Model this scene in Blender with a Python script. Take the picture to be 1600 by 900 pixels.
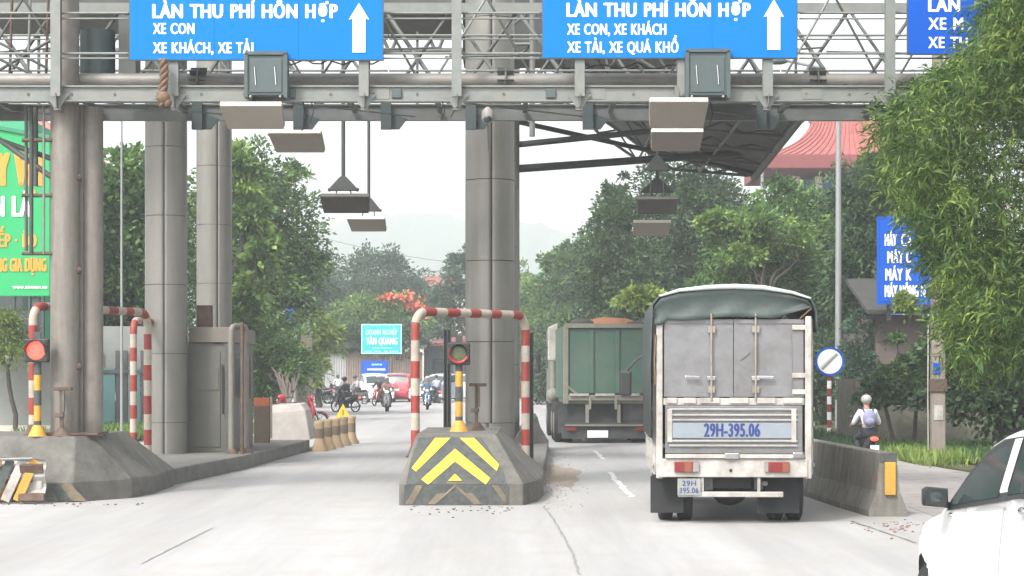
import bpy, bmesh, math, random
import numpy as np
from mathutils import Vector, Matrix, noise as mnoise
R = math.radians
SC = bpy.context.scene
COL = SC.collection
for _o in list(bpy.data.objects): bpy.data.objects.remove(_o)

# ------------------------------------------------------------------ camera
H, F, HOR = 1.9, 3000.0, 575.0          # eye height, focal length in photo pixels, horizon row
cam_d = bpy.data.cameras.new('camera'); cam = bpy.data.objects.new('camera', cam_d); COL.objects.link(cam)
cam.location = (0, 0, H); cam.rotation_euler = (R(90), 0, 0)
cam_d.sensor_width = 36; cam_d.lens = F/1600*36
cam_d.shift_y = (HOR-450)/1600
cam_d.clip_start = 0.1; cam_d.clip_end = 6000
SC.camera = cam

# ------------------------------------------------------------------ world, sun, exposure
SUN_DIR = Vector((0.42, 0.62, -0.80)).normalized()
world = bpy.data.worlds.new('World'); SC.world = world; world.use_nodes = True
wn = world.node_tree; wn.nodes.clear()
sky = wn.nodes.new('ShaderNodeTexSky'); sky.sky_type = 'NISHITA'; sky.sun_disc = False
sky.sun_elevation = math.asin(-SUN_DIR.z); sky.sun_rotation = math.atan2(-SUN_DIR.x, -SUN_DIR.y)
sky.dust_density = 4; sky.air_density = 1.2; sky.ozone_density = 1
hs = wn.nodes.new('ShaderNodeHueSaturation'); hs.inputs['Saturation'].default_value = 0.18
bg = wn.nodes.new('ShaderNodeBackground'); bg.inputs['Strength'].default_value = 0.15
wo = wn.nodes.new('ShaderNodeOutputWorld')
wn.links.new(sky.outputs[0], hs.inputs['Color']); wn.links.new(hs.outputs[0], bg.inputs[0]); wn.links.new(bg.outputs[0], wo.inputs[0])
sl = bpy.data.lights.new('sun', 'SUN'); sl.energy = 1.5; sl.angle = R(10); sl.color = (1, 0.965, 0.92)
so = bpy.data.objects.new('sun', sl); COL.objects.link(so); so.location = (-10, -10, 60)
so.rotation_euler = SUN_DIR.to_track_quat('-Z', 'Y').to_euler()
SC.view_settings.view_transform = 'Standard'; SC.view_settings.look = 'None'
SC.view_settings.gamma = 1; SC.view_settings.use_curve_mapping = False
SC.view_settings.exposure = 1.33
SC.cycles.volume_bounces = 1; SC.cycles.max_bounces = 7; SC.cycles.transparent_max_bounces = 12
SC.cycles.use_denoising = True

# ------------------------------------------------------------------ helpers
def W(px, py, d): return Vector(((px-800)*d/F, d, H+(HOR-py)*d/F))
def GP(px, py, z=0.0):
    d = F*(H-z)/(py-HOR); return Vector(((px-800)*d/F, d, z))

def tag(o, label=None, cat=None, group=None, kind=None):
    if label: o['label'] = label
    if cat: o['category'] = cat
    if group: o['group'] = group
    if kind: o['kind'] = kind
    return o
def empty(name, loc, label, cat, group=None, rz=0):
    o = bpy.data.objects.new(name, None); COL.objects.link(o); o.location = loc; o.rotation_euler = (0, 0, rz)
    o.empty_display_size = .2
    return tag(o, label, cat, group)
def link(name, me, parent=None, loc=None):
    o = bpy.data.objects.new(name, me); COL.objects.link(o)
    if parent: o.parent = parent
    if loc is not None: o.location = loc
    return o
def copy_tree(o, parent=None):
    c = o.copy(); COL.objects.link(c); c.parent = parent
    for ch in list(o.children): copy_tree(ch, c)
    return c

class MB:
    def __init__(s): s.v = []; s.f = []; s.m = []; s.mi = 0; s.sm = []
    def add(s, vs, fs, smooth=False):
        b = len(s.v); s.v += [tuple(v) for v in vs]
        for f in fs: s.f.append([i+b for i in f]); s.m.append(s.mi); s.sm.append(smooth)
        return s
    def box(s, c, size, rot=None):
        x, y, z = [k/2 for k in size]
        vs = [Vector((a*x, b*y, e*z)) for a in (-1, 1) for b in (-1, 1) for e in (-1, 1)]
        if rot is not None:
            M = rot if isinstance(rot, Matrix) else Matrix.Rotation(rot, 3, 'Z')
            vs = [M @ v for v in vs]
        vs = [v+Vector(c) for v in vs]
        return s.add(vs, [(0, 1, 3, 2), (4, 6, 7, 5), (0, 4, 5, 1), (2, 3, 7, 6), (0, 2, 6, 4), (1, 5, 7, 3)])
    def bx(s, x0, x1, y0, y1, z0, z1): return s.box(((x0+x1)/2, (y0+y1)/2, (z0+z1)/2), (abs(x1-x0), abs(y1-y0), abs(z1-z0)))
    def bar(s, p0, p1, w, h):
        p0, p1 = Vector(p0), Vector(p1); d = p1-p0; L = d.length; q = d.to_track_quat('Y', 'Z').to_matrix()
        return s.box((p0+p1)/2, (w, L, h), q)
    def rings(s, rs, cap=True, smooth=True):
        n = len(rs[0]); vs = [v for r in rs for v in r]; fs = []
        for i in range(len(rs)-1):
            for j in range(n):
                k = (j+1) % n; fs.append((i*n+j, i*n+k, (i+1)*n+k, (i+1)*n+j))
        s.add(vs, fs, smooth)
        if cap:
            s.add(rs[0], [tuple(range(n))[::-1]]); s.add(rs[-1], [tuple(range(n))])
        return s
    def tube(s, pts, r, n=10, cap=True):
        pts = [Vector(p) for p in pts]; rs = r if isinstance(r, (list, tuple)) else [r]*len(pts)
        t0 = (pts[1]-pts[0]).normalized(); up = Vector((0, 0, 1)) if abs(t0.z) < .9 else Vector((0, 1, 0))
        a = t0.cross(up).normalized(); out = []
        for i, p in enumerate(pts):
            t = (pts[min(i+1, len(pts)-1)]-pts[max(i-1, 0)]).normalized()
            a = (a-t*a.dot(t)).normalized(); b = t.cross(a)
            out.append([p+(a*math.cos(2*math.pi*k/n)+b*math.sin(2*math.pi*k/n))*rs[i] for k in range(n)])
        return s.rings(out, cap)
    def prism(s, poly, off):
        n = len(poly); off = Vector(off); a = [Vector(p) for p in poly]; b = [p+off for p in a]
        s.add(a+b, [tuple(range(n))[::-1], tuple(range(n, 2*n))]+[(i, (i+1) % n, n+(i+1) % n, n+i) for i in range(n)])
        return s
    def ball(s, c, r, nu=12, nv=8, sc=(1, 1, 1)):
        c = Vector(c); vs = []; fs = []
        for i in range(nv+1):
            th = math.pi*i/nv
            for j in range(nu):
                ph = 2*math.pi*j/nu
                vs.append(c+Vector((r*sc[0]*math.sin(th)*math.cos(ph), r*sc[1]*math.sin(th)*math.sin(ph), r*sc[2]*math.cos(th))))
        for i in range(nv):
            for j in range(nu):
                k = (j+1) % nu; fs.append((i*nu+j, (i+1)*nu+j, (i+1)*nu+k, i*nu+k))
        return s.add(vs, fs, True)
    def mesh(s, name, mats):
        me = bpy.data.meshes.new(name); me.from_pydata(s.v, [], s.f)
        for m in (mats if isinstance(mats, (list, tuple)) else [mats]): me.materials.append(m)
        me.polygons.foreach_set('material_index', s.m); me.polygons.foreach_set('use_smooth', s.sm)
        bm = bmesh.new(); bm.from_mesh(me); bmesh.ops.recalc_face_normals(bm, faces=bm.faces); bm.to_mesh(me); bm.free()
        me.update(); return me
    def build(s, name, mats, parent=None, loc=None, bevel=0, org=None):
        """org: world point to subtract from the vertices (when built in world coordinates under a root)"""
        if org is not None: s.v = [(x-org[0], y-org[1], z-org[2]) for x, y, z in s.v]
        o = link(name, s.mesh(name, mats), parent, loc)
        if bevel:
            b = o.modifiers.new('bevel', 'BEVEL'); b.width = bevel; b.segments = 2; b.limit_method = 'ANGLE'; b.angle_limit = R(40)
        return o
def P(name, mats, parent, fn, bevel=0, **k):
    m = MB(); fn(m); return m.build(name, mats, parent, bevel=bevel, **k)

# ------------------------------------------------------------------ materials
def node(nt, t, **kw):
    n = nt.nodes.new(t)
    for k, v in kw.items(): setattr(n, k, v)
    return n
_M = {}
def mat(name, col, rough=.6, metal=0., var=.12, scale=3., bump=0., dirt=None, dirt_amt=.4, dirt_scale=1.2, streak=False, spec=.5, coat=0., alpha=None, fine=0.0):
    if name in _M: return _M[name]
    m = bpy.data.materials.new(name); m.use_nodes = True; nt = m.node_tree; b = nt.nodes['Principled BSDF']
    b.inputs['Roughness'].default_value = rough; b.inputs['Metallic'].default_value = metal
    b.inputs['Specular IOR Level'].default_value = spec; b.inputs['Coat Weight'].default_value = coat
    tc = node(nt, 'ShaderNodeTexCoord'); L = nt.links
    geo = node(nt, 'ShaderNodeNewGeometry')
    n1 = node(nt, 'ShaderNodeTexNoise'); n1.inputs['Scale'].default_value = scale; n1.inputs['Detail'].default_value = 6; n1.inputs['Roughness'].default_value = .65
    L.new(geo.outputs['Position'], n1.inputs['Vector'])
    mr = node(nt, 'ShaderNodeMapRange'); mr.inputs[1].default_value = .3; mr.inputs[2].default_value = .7
    mr.inputs[3].default_value = 1-var; mr.inputs[4].default_value = 1+var
    L.new(n1.outputs[0], mr.inputs[0])
    mul = node(nt, 'ShaderNodeMix', data_type='RGBA', blend_type='MULTIPLY'); mul.inputs[0].default_value = 1
    mul.inputs[6].default_value = (*col, 1); L.new(mr.outputs[0], mul.inputs[7]); out = mul.outputs[2]
    if dirt:
        n2 = node(nt, 'ShaderNodeTexNoise'); n2.inputs['Scale'].default_value = dirt_scale; n2.inputs['Detail'].default_value = 8; n2.inputs['Roughness'].default_value = .7
        if streak:
            mp = node(nt, 'ShaderNodeMapping'); mp.inputs['Scale'].default_value = (6, 6, .5); L.new(geo.outputs['Position'], mp.inputs[0]); L.new(mp.outputs[0], n2.inputs['Vector'])
        else: L.new(geo.outputs['Position'], n2.inputs['Vector'])
        r2 = node(nt, 'ShaderNodeMapRange'); r2.inputs[1].default_value = .42; r2.inputs[2].default_value = .72; r2.inputs[3].default_value = 0; r2.inputs[4].default_value = dirt_amt
        L.new(n2.outputs[0], r2.inputs[0])
        mx = node(nt, 'ShaderNodeMix', data_type='RGBA'); L.new(r2.outputs[0], mx.inputs[0]); L.new(out, mx.inputs[6]); mx.inputs[7].default_value = (*dirt, 1); out = mx.outputs[2]
    L.new(out, b.inputs['Base Color'])
    if bump:
        n3 = node(nt, 'ShaderNodeTexNoise'); n3.inputs['Scale'].default_value = fine or scale*6; n3.inputs['Detail'].default_value = 5
        L.new(geo.outputs['Position'], n3.inputs['Vector'])
        bp = node(nt, 'ShaderNodeBump'); bp.inputs['Strength'].default_value = bump; bp.inputs['Distance'].default_value = .02
        L.new(n3.outputs[0], bp.inputs['Height']); L.new(bp.outputs[0], b.inputs['Normal'])
    _M[name] = m; return m

def leafmat(name, dark, mid, light, trans=.25, rough=.55):
    if name in _M: return _M[name]
    m = bpy.data.materials.new(name); m.use_nodes = True; nt = m.node_tree; b = nt.nodes['Principled BSDF']; L = nt.links
    geo = node(nt, 'ShaderNodeNewGeometry'); cr = node(nt, 'ShaderNodeValToRGB')
    cr.color_ramp.elements[0].color = (*dark, 1); cr.color_ramp.elements[1].color = (*light, 1)
    e = cr.color_ramp.elements.new(.55); e.color = (*mid, 1)
    n1 = node(nt, 'ShaderNodeTexNoise'); n1.inputs['Scale'].default_value = 1.3; n1.inputs['Detail'].default_value = 4; L.new(geo.outputs['Position'], n1.inputs['Vector'])
    ad = node(nt, 'ShaderNodeMath', operation='MULTIPLY_ADD'); ad.inputs[1].default_value = .38; L.new(geo.outputs['Random Per Island'], ad.inputs[0])
    sb = node(nt, 'ShaderNodeMapRange'); sb.inputs[1].default_value = .3; sb.inputs[2].default_value = .7; sb.inputs[3].default_value = -.1; sb.inputs[4].default_value = .28
    L.new(n1.outputs[0], sb.inputs[0]); ta = node(nt, 'ShaderNodeAttribute', attribute_name='tone'); tm = node(nt, 'ShaderNodeMath', operation='MULTIPLY_ADD'); tm.inputs[1].default_value = .5; L.new(ta.outputs['Fac'], tm.inputs[0]); L.new(sb.outputs[0], tm.inputs[2]); L.new(tm.outputs[0], ad.inputs[2]); L.new(ad.outputs[0], cr.inputs[0])
    L.new(cr.outputs[0], b.inputs['Base Color']); b.inputs['Roughness'].default_value = rough; b.inputs['Specular IOR Level'].default_value = .3
    tr = node(nt, 'ShaderNodeBsdfTranslucent'); L.new(cr.outputs[0], tr.inputs[0])
    mx = node(nt, 'ShaderNodeMixShader'); mx.inputs[0].default_value = trans
    L.new(b.outputs[0], mx.inputs[1]); L.new(tr.outputs[0], mx.inputs[2]); L.new(mx.outputs[0], nt.nodes['Material Output'].inputs[0])
    _M[name] = m; return m

def lamp_mat(name, col, strength):
    m = bpy.data.materials.new(name); m.use_nodes = True; b = m.node_tree.nodes['Principled BSDF']
    b.inputs['Base Color'].default_value = (*col, 1); b.inputs['Emission Color'].default_value = (*col, 1); b.inputs['Emission Strength'].default_value = strength
    b.inputs['Roughness'].default_value = .3
    return m

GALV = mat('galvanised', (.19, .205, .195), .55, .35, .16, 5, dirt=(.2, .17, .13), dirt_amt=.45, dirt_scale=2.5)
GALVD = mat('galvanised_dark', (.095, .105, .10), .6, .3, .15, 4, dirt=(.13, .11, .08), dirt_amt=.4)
DARKST = mat('dark_steel', (.055, .06, .055), .7, .2, .2, 3)
PIPEG = mat('pipe_grey', (.205, .188, .165), .6, .2, .12, 6, dirt=(.10, .075, .05), dirt_amt=.55, dirt_scale=1.5, streak=True)
PANEL = mat('clad_panel', (.195, .19, .17), .42, .3, .08, 1.6, dirt=(.11, .105, .09), dirt_amt=.35, streak=True)
JOINT = mat('joint_dark', (.06, .06, .055), .9)
CONC = mat('concrete_grey', (.135, .13, .115), .9, 0, .22, 5, .5, dirt=(.055, .052, .045), dirt_amt=.7, dirt_scale=2.4)
CONCL = mat('concrete_pale', (.46, .43, .40), .9, 0, .1, 5, .3, dirt=(.3, .25, .21), dirt_amt=.5, dirt_scale=1.5)
CONCS = mat('concrete_streaked', (.19, .18, .155), .92, 0, .18, 5, .5, dirt=(.06, .055, .045), dirt_amt=.75, dirt_scale=1.3, streak=True)
KERB = mat('kerb_concrete', (.16, .155, .14), .92, 0, .18, 5, .5, dirt=(.075, .07, .06), dirt_amt=.6, dirt_scale=3)
BLUE = mat('sign_blue', (0.0, .15, .47), .7, 0, .03, 2, spec=.15)
BLUE2 = mat('sign_blue_deep', (0.0, .075, .42), .7, 0, .05, 2, spec=.15)
WHITE = mat('white_paint', (.78, .78, .77), .5, 0, .04, 4)
WHITED = mat('white_dirty', (.40, .385, .36), .55, 0, .14, 5, dirt=(.15, .115, .085), dirt_amt=.7, dirt_scale=3)
RED = mat('red_paint', (.26, .03, .022), .55, 0, .18, 6, dirt=(.15, .06, .045), dirt_amt=.5, dirt_scale=2)
CREAM = mat('cream_paint', (.38, .34, .28), .6, 0, .14, 6, dirt=(.21, .15, .11), dirt_amt=.6, dirt_scale=2)
YEL = mat('yellow_paint', (.50, .27, .03), .6, 0, .14, 8, dirt=(.26, .15, .05), dirt_amt=.5, dirt_scale=5)
YELC = mat('yellow_chevron', (.66, .45, .03), .7, 0, .1, 8, dirt=(.4, .26, .06), dirt_amt=.5, dirt_scale=6)
YELF = mat('yellow_faded', (.17, .14, .095), .9, 0, .25, 14, dirt=(.08, .075, .06), dirt_amt=.8, dirt_scale=6)
BLKP = mat('black_paint_worn', (.055, .062, .06), .85, 0, .3, 14, .3, dirt=(.12, .12, .11), dirt_amt=.55, dirt_scale=9)
BLK = mat('black', (.018, .019, .02), .55, 0, .2, 5)
RUB = mat('rubber', (.012, .013, .014), .85, 0, .3, 8, dirt=(.045, .042, .038), dirt_amt=.4)
RUST = mat('rust', (.10, .06, .042), .9, .1, .35, 9, .4, dirt=(.17, .15, .125), dirt_amt=.5, dirt_scale=4)
GREYG = mat('cabinet_grey', (.06, .085, .085), .5, .1, .1, 4, dirt=(.1, .1, .09), dirt_amt=.3)
TRAY = mat('antenna_cover', (.27, .24, .205), .7, 0, .05, 3)
TRAYL = mat('antenna_lip', (.6, .56, .5), .5, 0, .05, 3)
LAMPD = mat('lamp_housing', (.075, .07, .062), .7, 0, .1, 5)
GLASS = mat('dark_glass', (.03, .045, .05), .06, 0, .05, 2, spec=.8)
CHROME = mat('chrome', (.6, .6, .6), .15, 1)
ALU = mat('aluminium_sheet', (.195, .195, .20),   .45, .35, .14, 2.2, .95, dirt=(.09, .08, .065), dirt_amt=.65, dirt_scale=1.6, fine=2.5)
TARP = mat('tarpaulin', (.035, .052, .048), .6, 0, .22, 4, .6, dirt=(.10, .12, .11), dirt_amt=.35, fine=7)
CARW = mat('car_white', (.80, .81, .82), .22, 0, .02, 1, coat=.6)
CARR = mat('car_red', (.45, .03, .05), .3, 0, .05, 1, coat=.5)
CARS = mat('car_silver', (.48, .5, .52), .3, .3, .05, 1, coat=.4)
SKIN = mat('skin', (.36, .2, .13), .6, 0, .06, 6)
BARK = mat('bark', (.055, .046, .036), .95, 0, .3, 6, .8)
TLRED = mat('taillight_red', (.17, .018, .016), .3, 0, .1, 12)
ORG = mat('orange_paint', (.36, .095, .03), .7, 0, .1, 5, dirt=(.2, .08, .04), dirt_amt=.5)
BROWN = mat('brown_board', (.10, .072, .05), .8, 0, .18, 7, dirt=(.09, .075, .06), dirt_amt=.5)

# ------------------------------------------------------------------ lettering
_capcache = {}
def _textmesh(s, offset):
    cu = bpy.data.curves.new('t', 'FONT'); cu.body = s; cu.size = 1; cu.offset = offset; cu.extrude = 0; cu.resolution_u = 3; cu.space_character = 1.1; cu.space_word = 1.25
    o = bpy.data.objects.new('t', cu); COL.objects.link(o)
    me = bpy.data.meshes.new_from_object(o.evaluated_get(bpy.context.evaluated_depsgraph_get()))
    bpy.data.objects.remove(o); bpy.data.curves.remove(cu); return me
def letters(s, parent, x0, z, y, cap, width, m, name='lettering', bold=.03, depth=.004):
    """flat lettering facing -Y, baseline z, left edge x0, cap height and total width given"""
    if 0 not in _capcache:
        t = _textmesh('H', 0); c = [v.co for v in t.vertices]
        _capcache[0] = (min(k.y for k in c), max(k.y for k in c)); bpy.data.meshes.remove(t)
    y0, y1 = _capcache[0]; k = cap/(y1-y0)
    t = _textmesh(s, 0); xs = [v.co.x for v in t.vertices]; a, b = min(xs), max(xs)
    base = [(v.co.x, v.co.y) for v in t.vertices]; tf = [tuple(p.vertices) for p in t.polygons]; bpy.data.meshes.remove(t)
    kx = (width-2*bold*k)/(b-a) if width else k; mb = MB()
    # heavy strokes: the outline laid down several times, each a hair further back
    for i, (dx, dy) in enumerate(((0, 0), (1, 0), (-1, 0), (0, .55), (0, -.55), (.6, .4), (-.6, .4), (.6, -.4), (-.6, -.4))):
        mb.add([((px_0-a)*kx+bold*k*(1+dx), depth*(.1+.1*i), (py_0-y0)*k+bold*k*dy*.8) for px_0, py_0 in base], tf)
    me = bpy.data.meshes.new(name); me.from_pydata(mb.v, [], mb.f); me.materials.append(m)
    return link(name, me, parent, (x0, y, z))

# ------------------------------------------------------------------ foliage
def leaf_arrays(pos, axis, L, wid, rng):
    n = len(pos); rnd = rng.normal(size=(n, 3)); b = np.cross(axis, rnd); b /= np.linalg.norm(b, axis=1, keepdims=True)+1e-9
    axis = axis/(np.linalg.norm(axis, axis=1, keepdims=True)+1e-9)
    L = L[:, None]; w = wid[:, None]
    v = np.stack([pos, pos+axis*L*.45+b*w, pos+axis*L, pos+axis*L*.45-b*w], axis=1)
    v[:, 1, 2] += (L[:, 0]*.06); v[:, 3, 2] += (L[:, 0]*.06)
    return v.reshape(-1, 3)
def quads_mesh(name, v, m, tone=None):
    n = len(v)//4; me = bpy.data.meshes.new(name)
    me.vertices.add(len(v)); me.vertices.foreach_set('co', v.astype(np.float32).ravel())
    me.loops.add(n*4); me.loops.foreach_set('vertex_index', np.arange(n*4, dtype=np.int32))
    me.polygons.add(n); me.polygons.foreach_set('loop_start', np.arange(0, n*4, 4, dtype=np.int32)); me.polygons.foreach_set('loop_total', np.full(n, 4, np.int32))
    at = me.attributes.new('tone', 'FLOAT', 'POINT'); at.data.foreach_set('value', (np.repeat(tone, 4) if tone is not None else np.full(n*4, .5)).astype(np.float32))
    me.materials.append(m); me.update(calc_edges=True); return me
def crown_pts(lobes, n, rng, clump=.2, inner=.25):
    """lobes: list of (centre xyz, radii xyz). returns positions and outward axes"""
    vol = np.array([r[0]*r[1]+r[0]*r[2]+r[1]*r[2] for c, r in lobes]); vol = vol/vol.sum(); P_, A_, T_ = [], [], []
    for (c, r), f in zip(lobes, vol):
        c = np.array(c); r = np.array(r); m = int(n*f); per = 70; K = max(8, m//per)
        d = rng.normal(size=(K, 3)); d /= np.linalg.norm(d, axis=1, keepdims=True)
        rad = np.where(rng.random(K) < inner, rng.uniform(.2, .7, K), rng.uniform(.74, 1.12, K))
        # uneven outline: some directions bulge
        bul = 1+.16*np.sin(d[:, 0]*5+c[0])*np.cos(d[:, 2]*4+c[2])+.09*rng.normal(size=K)
        cc = c+d*r*(rad*bul)[:, None]; rc = clump*r.mean()
        idx = rng.integers(0, K, m); off = rng.normal(size=(m, 3))*rc*np.array([1, 1, .5]); off[:, 2] -= (off[:, 0]**2+off[:, 1]**2)/rc*.25; tn = rng.random(K)
        p = cc[idx]+off; ax = d[idx]*.6+off/rc*.45+rng.normal(size=(m, 3))*.5+np.array([0, 0, .15])
        P_.append(p); A_.append(ax); T_.append(tn[idx])
    return np.concatenate(P_), np.concatenate(A_), np.concatenate(T_)
def limb(m, p0, p1, r0, r1, rng, n=5, wob=.12):
    p0, p1 = Vector(p0), Vector(p1); L = (p1-p0).length; pts = []
    for i in range(n+1):
        t = i/n; p = p0.lerp(p1, t)
        if 0 < i < n: p += Vector(rng.normal(size=3)*wob*L*.35)
        pts.append(p)
    m.tube(pts, [r0+(r1-r0)*i/n for i in range(n+1)], 7)
def tree(name, label, d, base_px, lobes_px, n, leaf, lm, seed, group=None, trunk_r=.22, cat='tree', ddep=None, flowers=None, clump=.22, wr=.24, base_z=0., inner=.25):
    rng = np.random.default_rng(seed); s = F/d
    base = Vector(((base_px-800)/s, d, base_z)); root = empty(name, base, label, cat, group)
    lobes = []
    for q in lobes_px:
        x, y, rx, ry = q[:4]; dd = q[4] if len(q) > 4 else rng.uniform(-.35, .35)*rx/s
        c = W(x, y, d)-base; c.y = dd; lobes.append(((c.x, c.y, c.z), (rx/s, (rx+ry)/2/s, ry/s)))
    p, a, tn = crown_pts(lobes, n, rng, clump, inner); k = len(p)
    p[:, 2] = np.maximum(p[:, 2], .05-base_z*0)
    v = leaf_arrays(p, a, leaf*rng.uniform(.6, 1.25, k), leaf*wr*rng.uniform(.7, 1.2, k), rng)
    link('crown', quads_mesh('crown', v, lm, tn), root)
    m = MB(); top = Vector((0, 0, 0))
    zs = min(c[2]-r[2]*.3 for c, r in lobes); fork = Vector((rng.normal()*.15, 0, max(.6, zs*.75)))
    limb(m, (0, 0, -.1), fork, trunk_r*1.25, trunk_r*.85, rng, 5, .05)
    for c, r in lobes:
        limb(m, fork, c, trunk_r*.6, trunk_r*.2, rng)
        for q in range(4):
            dv = rng.normal(size=3); dv /= np.linalg.norm(dv); e = Vector(c)+Vector(dv*np.array(r))*.85
            limb(m, c, e, trunk_r*.2, trunk_r*.05, rng, 3)
    m.build('trunk', BARK, root)
    if flowers:
        fm, pts, nf = flowers; fp = []
        for (x, y, rx, ry) in pts:
            q = rng.normal(size=(nf, 3))*np.array([rx/s, rx/s*.5, ry/s])*.55+np.array(W(x, y, d)-base)-np.array([0, rx/s*.9, 0]); fp.append(q)
        fp = np.concatenate(fp); ax = rng.normal(size=fp.shape)+np.array([0, 0, .5])
        v = leaf_arrays(fp, ax, np.full(len(fp), leaf*.9), np.full(len(fp), leaf*.4), rng)
        link('blossom', quads_mesh('blossom', v, fm), root)['kind'] = 'stuff'
    return root

LF_DARK = leafmat('leaf_dark', (0.019, 0.042, 0.018), (0.045, 0.091, 0.036), (0.120, 0.201, 0.073))
LF_MID = leafmat('leaf_mid', (0.027, 0.061, 0.020), (0.068, 0.140, 0.039), (0.221, 0.360, 0.087))
LF_BRT = leafmat('leaf_bright', (0.043, 0.087, 0.024), (0.116, 0.203, 0.048), (0.275, 0.406, 0.096))
LF_YG = leafmat('leaf_yellowgreen', (0.065, 0.117, 0.028), (0.169, 0.247, 0.055), (0.338, 0.416, 0.110))
LF_BAM = leafmat('leaf_bamboo', (0.016, 0.042, 0.011), (0.061, 0.119, 0.022), (0.284, 0.378, 0.077), trans=.3)
LF_BLU = leafmat('leaf_bluish', (0.021, 0.051, 0.030), (0.048, 0.099, 0.057), (0.105, 0.187, 0.105))
FLW_R = mat('flower_red', (.60, .12, .06), .7, 0, .2, 5)
FLW_W = mat('bare_branch_pale', (.27, .22, .19), .8, 0, .1, 5)
# ------------------------------------------------------------------ ground, road
def sheet(name, poly, z, m, kind='structure'):
    me = bpy.data.meshes.new(name); me.from_pydata([(x, y, z) for x, y in poly], [], [tuple(range(len(poly)))]); me.materials.append(m)
    o = link(name, me); o['kind'] = kind; return o
def ground_mat(name, c1, c2, c3, sc1, sc2, bump=.4, rough=.95, spec=.2):
    m = bpy.data.materials.new(name); m.use_nodes = True; nt = m.node_tree; L = nt.links; b = nt.nodes['Principled BSDF']
    b.inputs['Roughness'].default_value = rough; b.inputs['Specular IOR Level'].default_value = spec
    g = node(nt, 'ShaderNodeNewGeometry'); mp = node(nt, 'ShaderNodeMapping'); mp.inputs['Scale'].default_value = (1.5, .1, 1); L.new(g.outputs['Position'], mp.inputs[0])
    a = node(nt, 'ShaderNodeTexNoise'); a.inputs['Scale'].default_value = sc1; a.inputs['Detail'].default_value = 7; a.inputs['Roughness'].default_value = .7; L.new(mp.outputs[0], a.inputs['Vector'])
    c = node(nt, 'ShaderNodeTexNoise'); c.inputs['Scale'].default_value = sc2; c.inputs['Detail'].default_value = 6; L.new(g.outputs['Position'], c.inputs['Vector'])
    r = node(nt, 'ShaderNodeValToRGB'); r.color_ramp.elements[0].position = .35; r.color_ramp.elements[1].position = .66
    r.color_ramp.elements[0].color = (*c1, 1); r.color_ramp.elements[1].color = (*c2, 1); L.new(a.outputs[0], r.inputs[0])
    q = node(nt, 'ShaderNodeMapRange'); q.inputs[1].default_value = .5; q.inputs[2].default_value = .75; q.inputs[4].default_value = .6; L.new(c.outputs[0], q.inputs[0])
    mx = node(nt, 'ShaderNodeMix', data_type='RGBA'); L.new(q.outputs[0], mx.inputs[0]); L.new(r.outputs[0], mx.inputs[6]); mx.inputs[7].default_value = (*c3, 1)
    L.new(mx.outputs[2], b.inputs['Base Color'])
    f = node(nt, 'ShaderNodeTexNoise'); f.inputs['Scale'].default_value = 40; f.inputs['Detail'].default_value = 4; L.new(g.outputs['Position'], f.inputs['Vector'])
    bp = node(nt, 'ShaderNodeBump'); bp.inputs['Strength'].default_value = bump; bp.inputs['Distance'].default_value = .01; L.new(f.outputs[0], bp.inputs['Height']); L.new(bp.outputs[0], b.inputs['Normal'])
    return m
ROADM = ground_mat('road_concrete', (.275, .27, .265), (.385, .38, .375), (.31, .285, .255), .35, 1.1, .35, .8)
SOIL = ground_mat('verge_soil', (.07, .08, .035), (.16, .12, .085), (.045, .07, .022), .5, 2.0, .6)
PAVE = ground_mat('dusty_lane', (.27, .255, .25), (.34, .32, .30), (.2, .155, .12), .6, 2.4, .4)
DUST = mat('sand_dust', (.33, .275, .22), .98, 0, .25, 14, .6)
GRASSG = ground_mat('grass_ground', (.045, .06, .022), (.10, .095, .05), (.17, .125, .08), .9, 3.0, .6)
sheet('ground', [(-1500, -40), (1500, -40), (1500, 1500), (-1500, 1500)], 0, SOIL)
sheet('road', [(-16, -30), (5.4, -30), (5.4, 45), (6.0, 60), (5, 75), (3.0, 100), (10, 118), (-40, 118), (-16, 95), (-9.5, 80), (-9.5, 60), (-14, 45)], .004, ROADM)
sheet('side_lane', [(5.4, -30), (9.6, -30), (9.2, 24), (8.0, 38), (7.0, 60), (5.9, 60), (5.4, 45)], .008, PAVE)
# joints, cracks, dashes: thin sheets with ragged edges
CRK = mat('crack_fill', (.215, .21, .2), .95, 0, .3, 10)
def strip(name, pts, w, z, m, seed=1, rag=.35, step=.25):
    rnd = random.Random(seed); L = []; Rr = []
    for (a, b) in zip(pts[:-1], pts[1:]):
        n = max(1, int((Vector(b)-Vector(a)).length/step)); t = (Vector(b)-Vector(a)).normalized(); nrm = Vector((-t.y, t.x))
        for i in range(n):
            p = Vector(a).lerp(Vector(b), i/n)+nrm*rnd.uniform(-1, 1)*w*.35
            L.append(p+nrm*w*.5*(1+rnd.uniform(-rag, rag))); Rr.append(p-nrm*w*.5*(1+rnd.uniform(-rag, rag)))
    vs = [(p.x, p.y, z) for p in L]+[(p.x, p.y, z) for p in Rr]; n = len(L)
    me = bpy.data.meshes.new(name); me.from_pydata(vs, [], [(i, n+i, n+i+1, i+1) for i in range(n-1)]); me.materials.append(m)
    o = link(name, me); o['kind'] = 'structure'; return o
def g2(px, py): p = GP(px, py); return (p.x, p.y)
strip('road_crack', [g2(905, 899), g2(893, 862), g2(872, 822), g2(848, 790)], .027, .009, CRK, 3)
strip('road_crack', [g2(220, 882), g2(262, 861), g2(300, 842), g2(338, 823)], .022, .009, CRK, 4, .7)
strip('road_crack', [g2(1330, 815), g2(1380, 832), g2(1440, 853)], .03, .013, CRK, 5, .7)
WLN = mat('lane_paint', (.6, .6, .59), .8, 0, .2, 8, dirt=(.36, .35, .34), dirt_amt=.7, dirt_scale=6)
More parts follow.
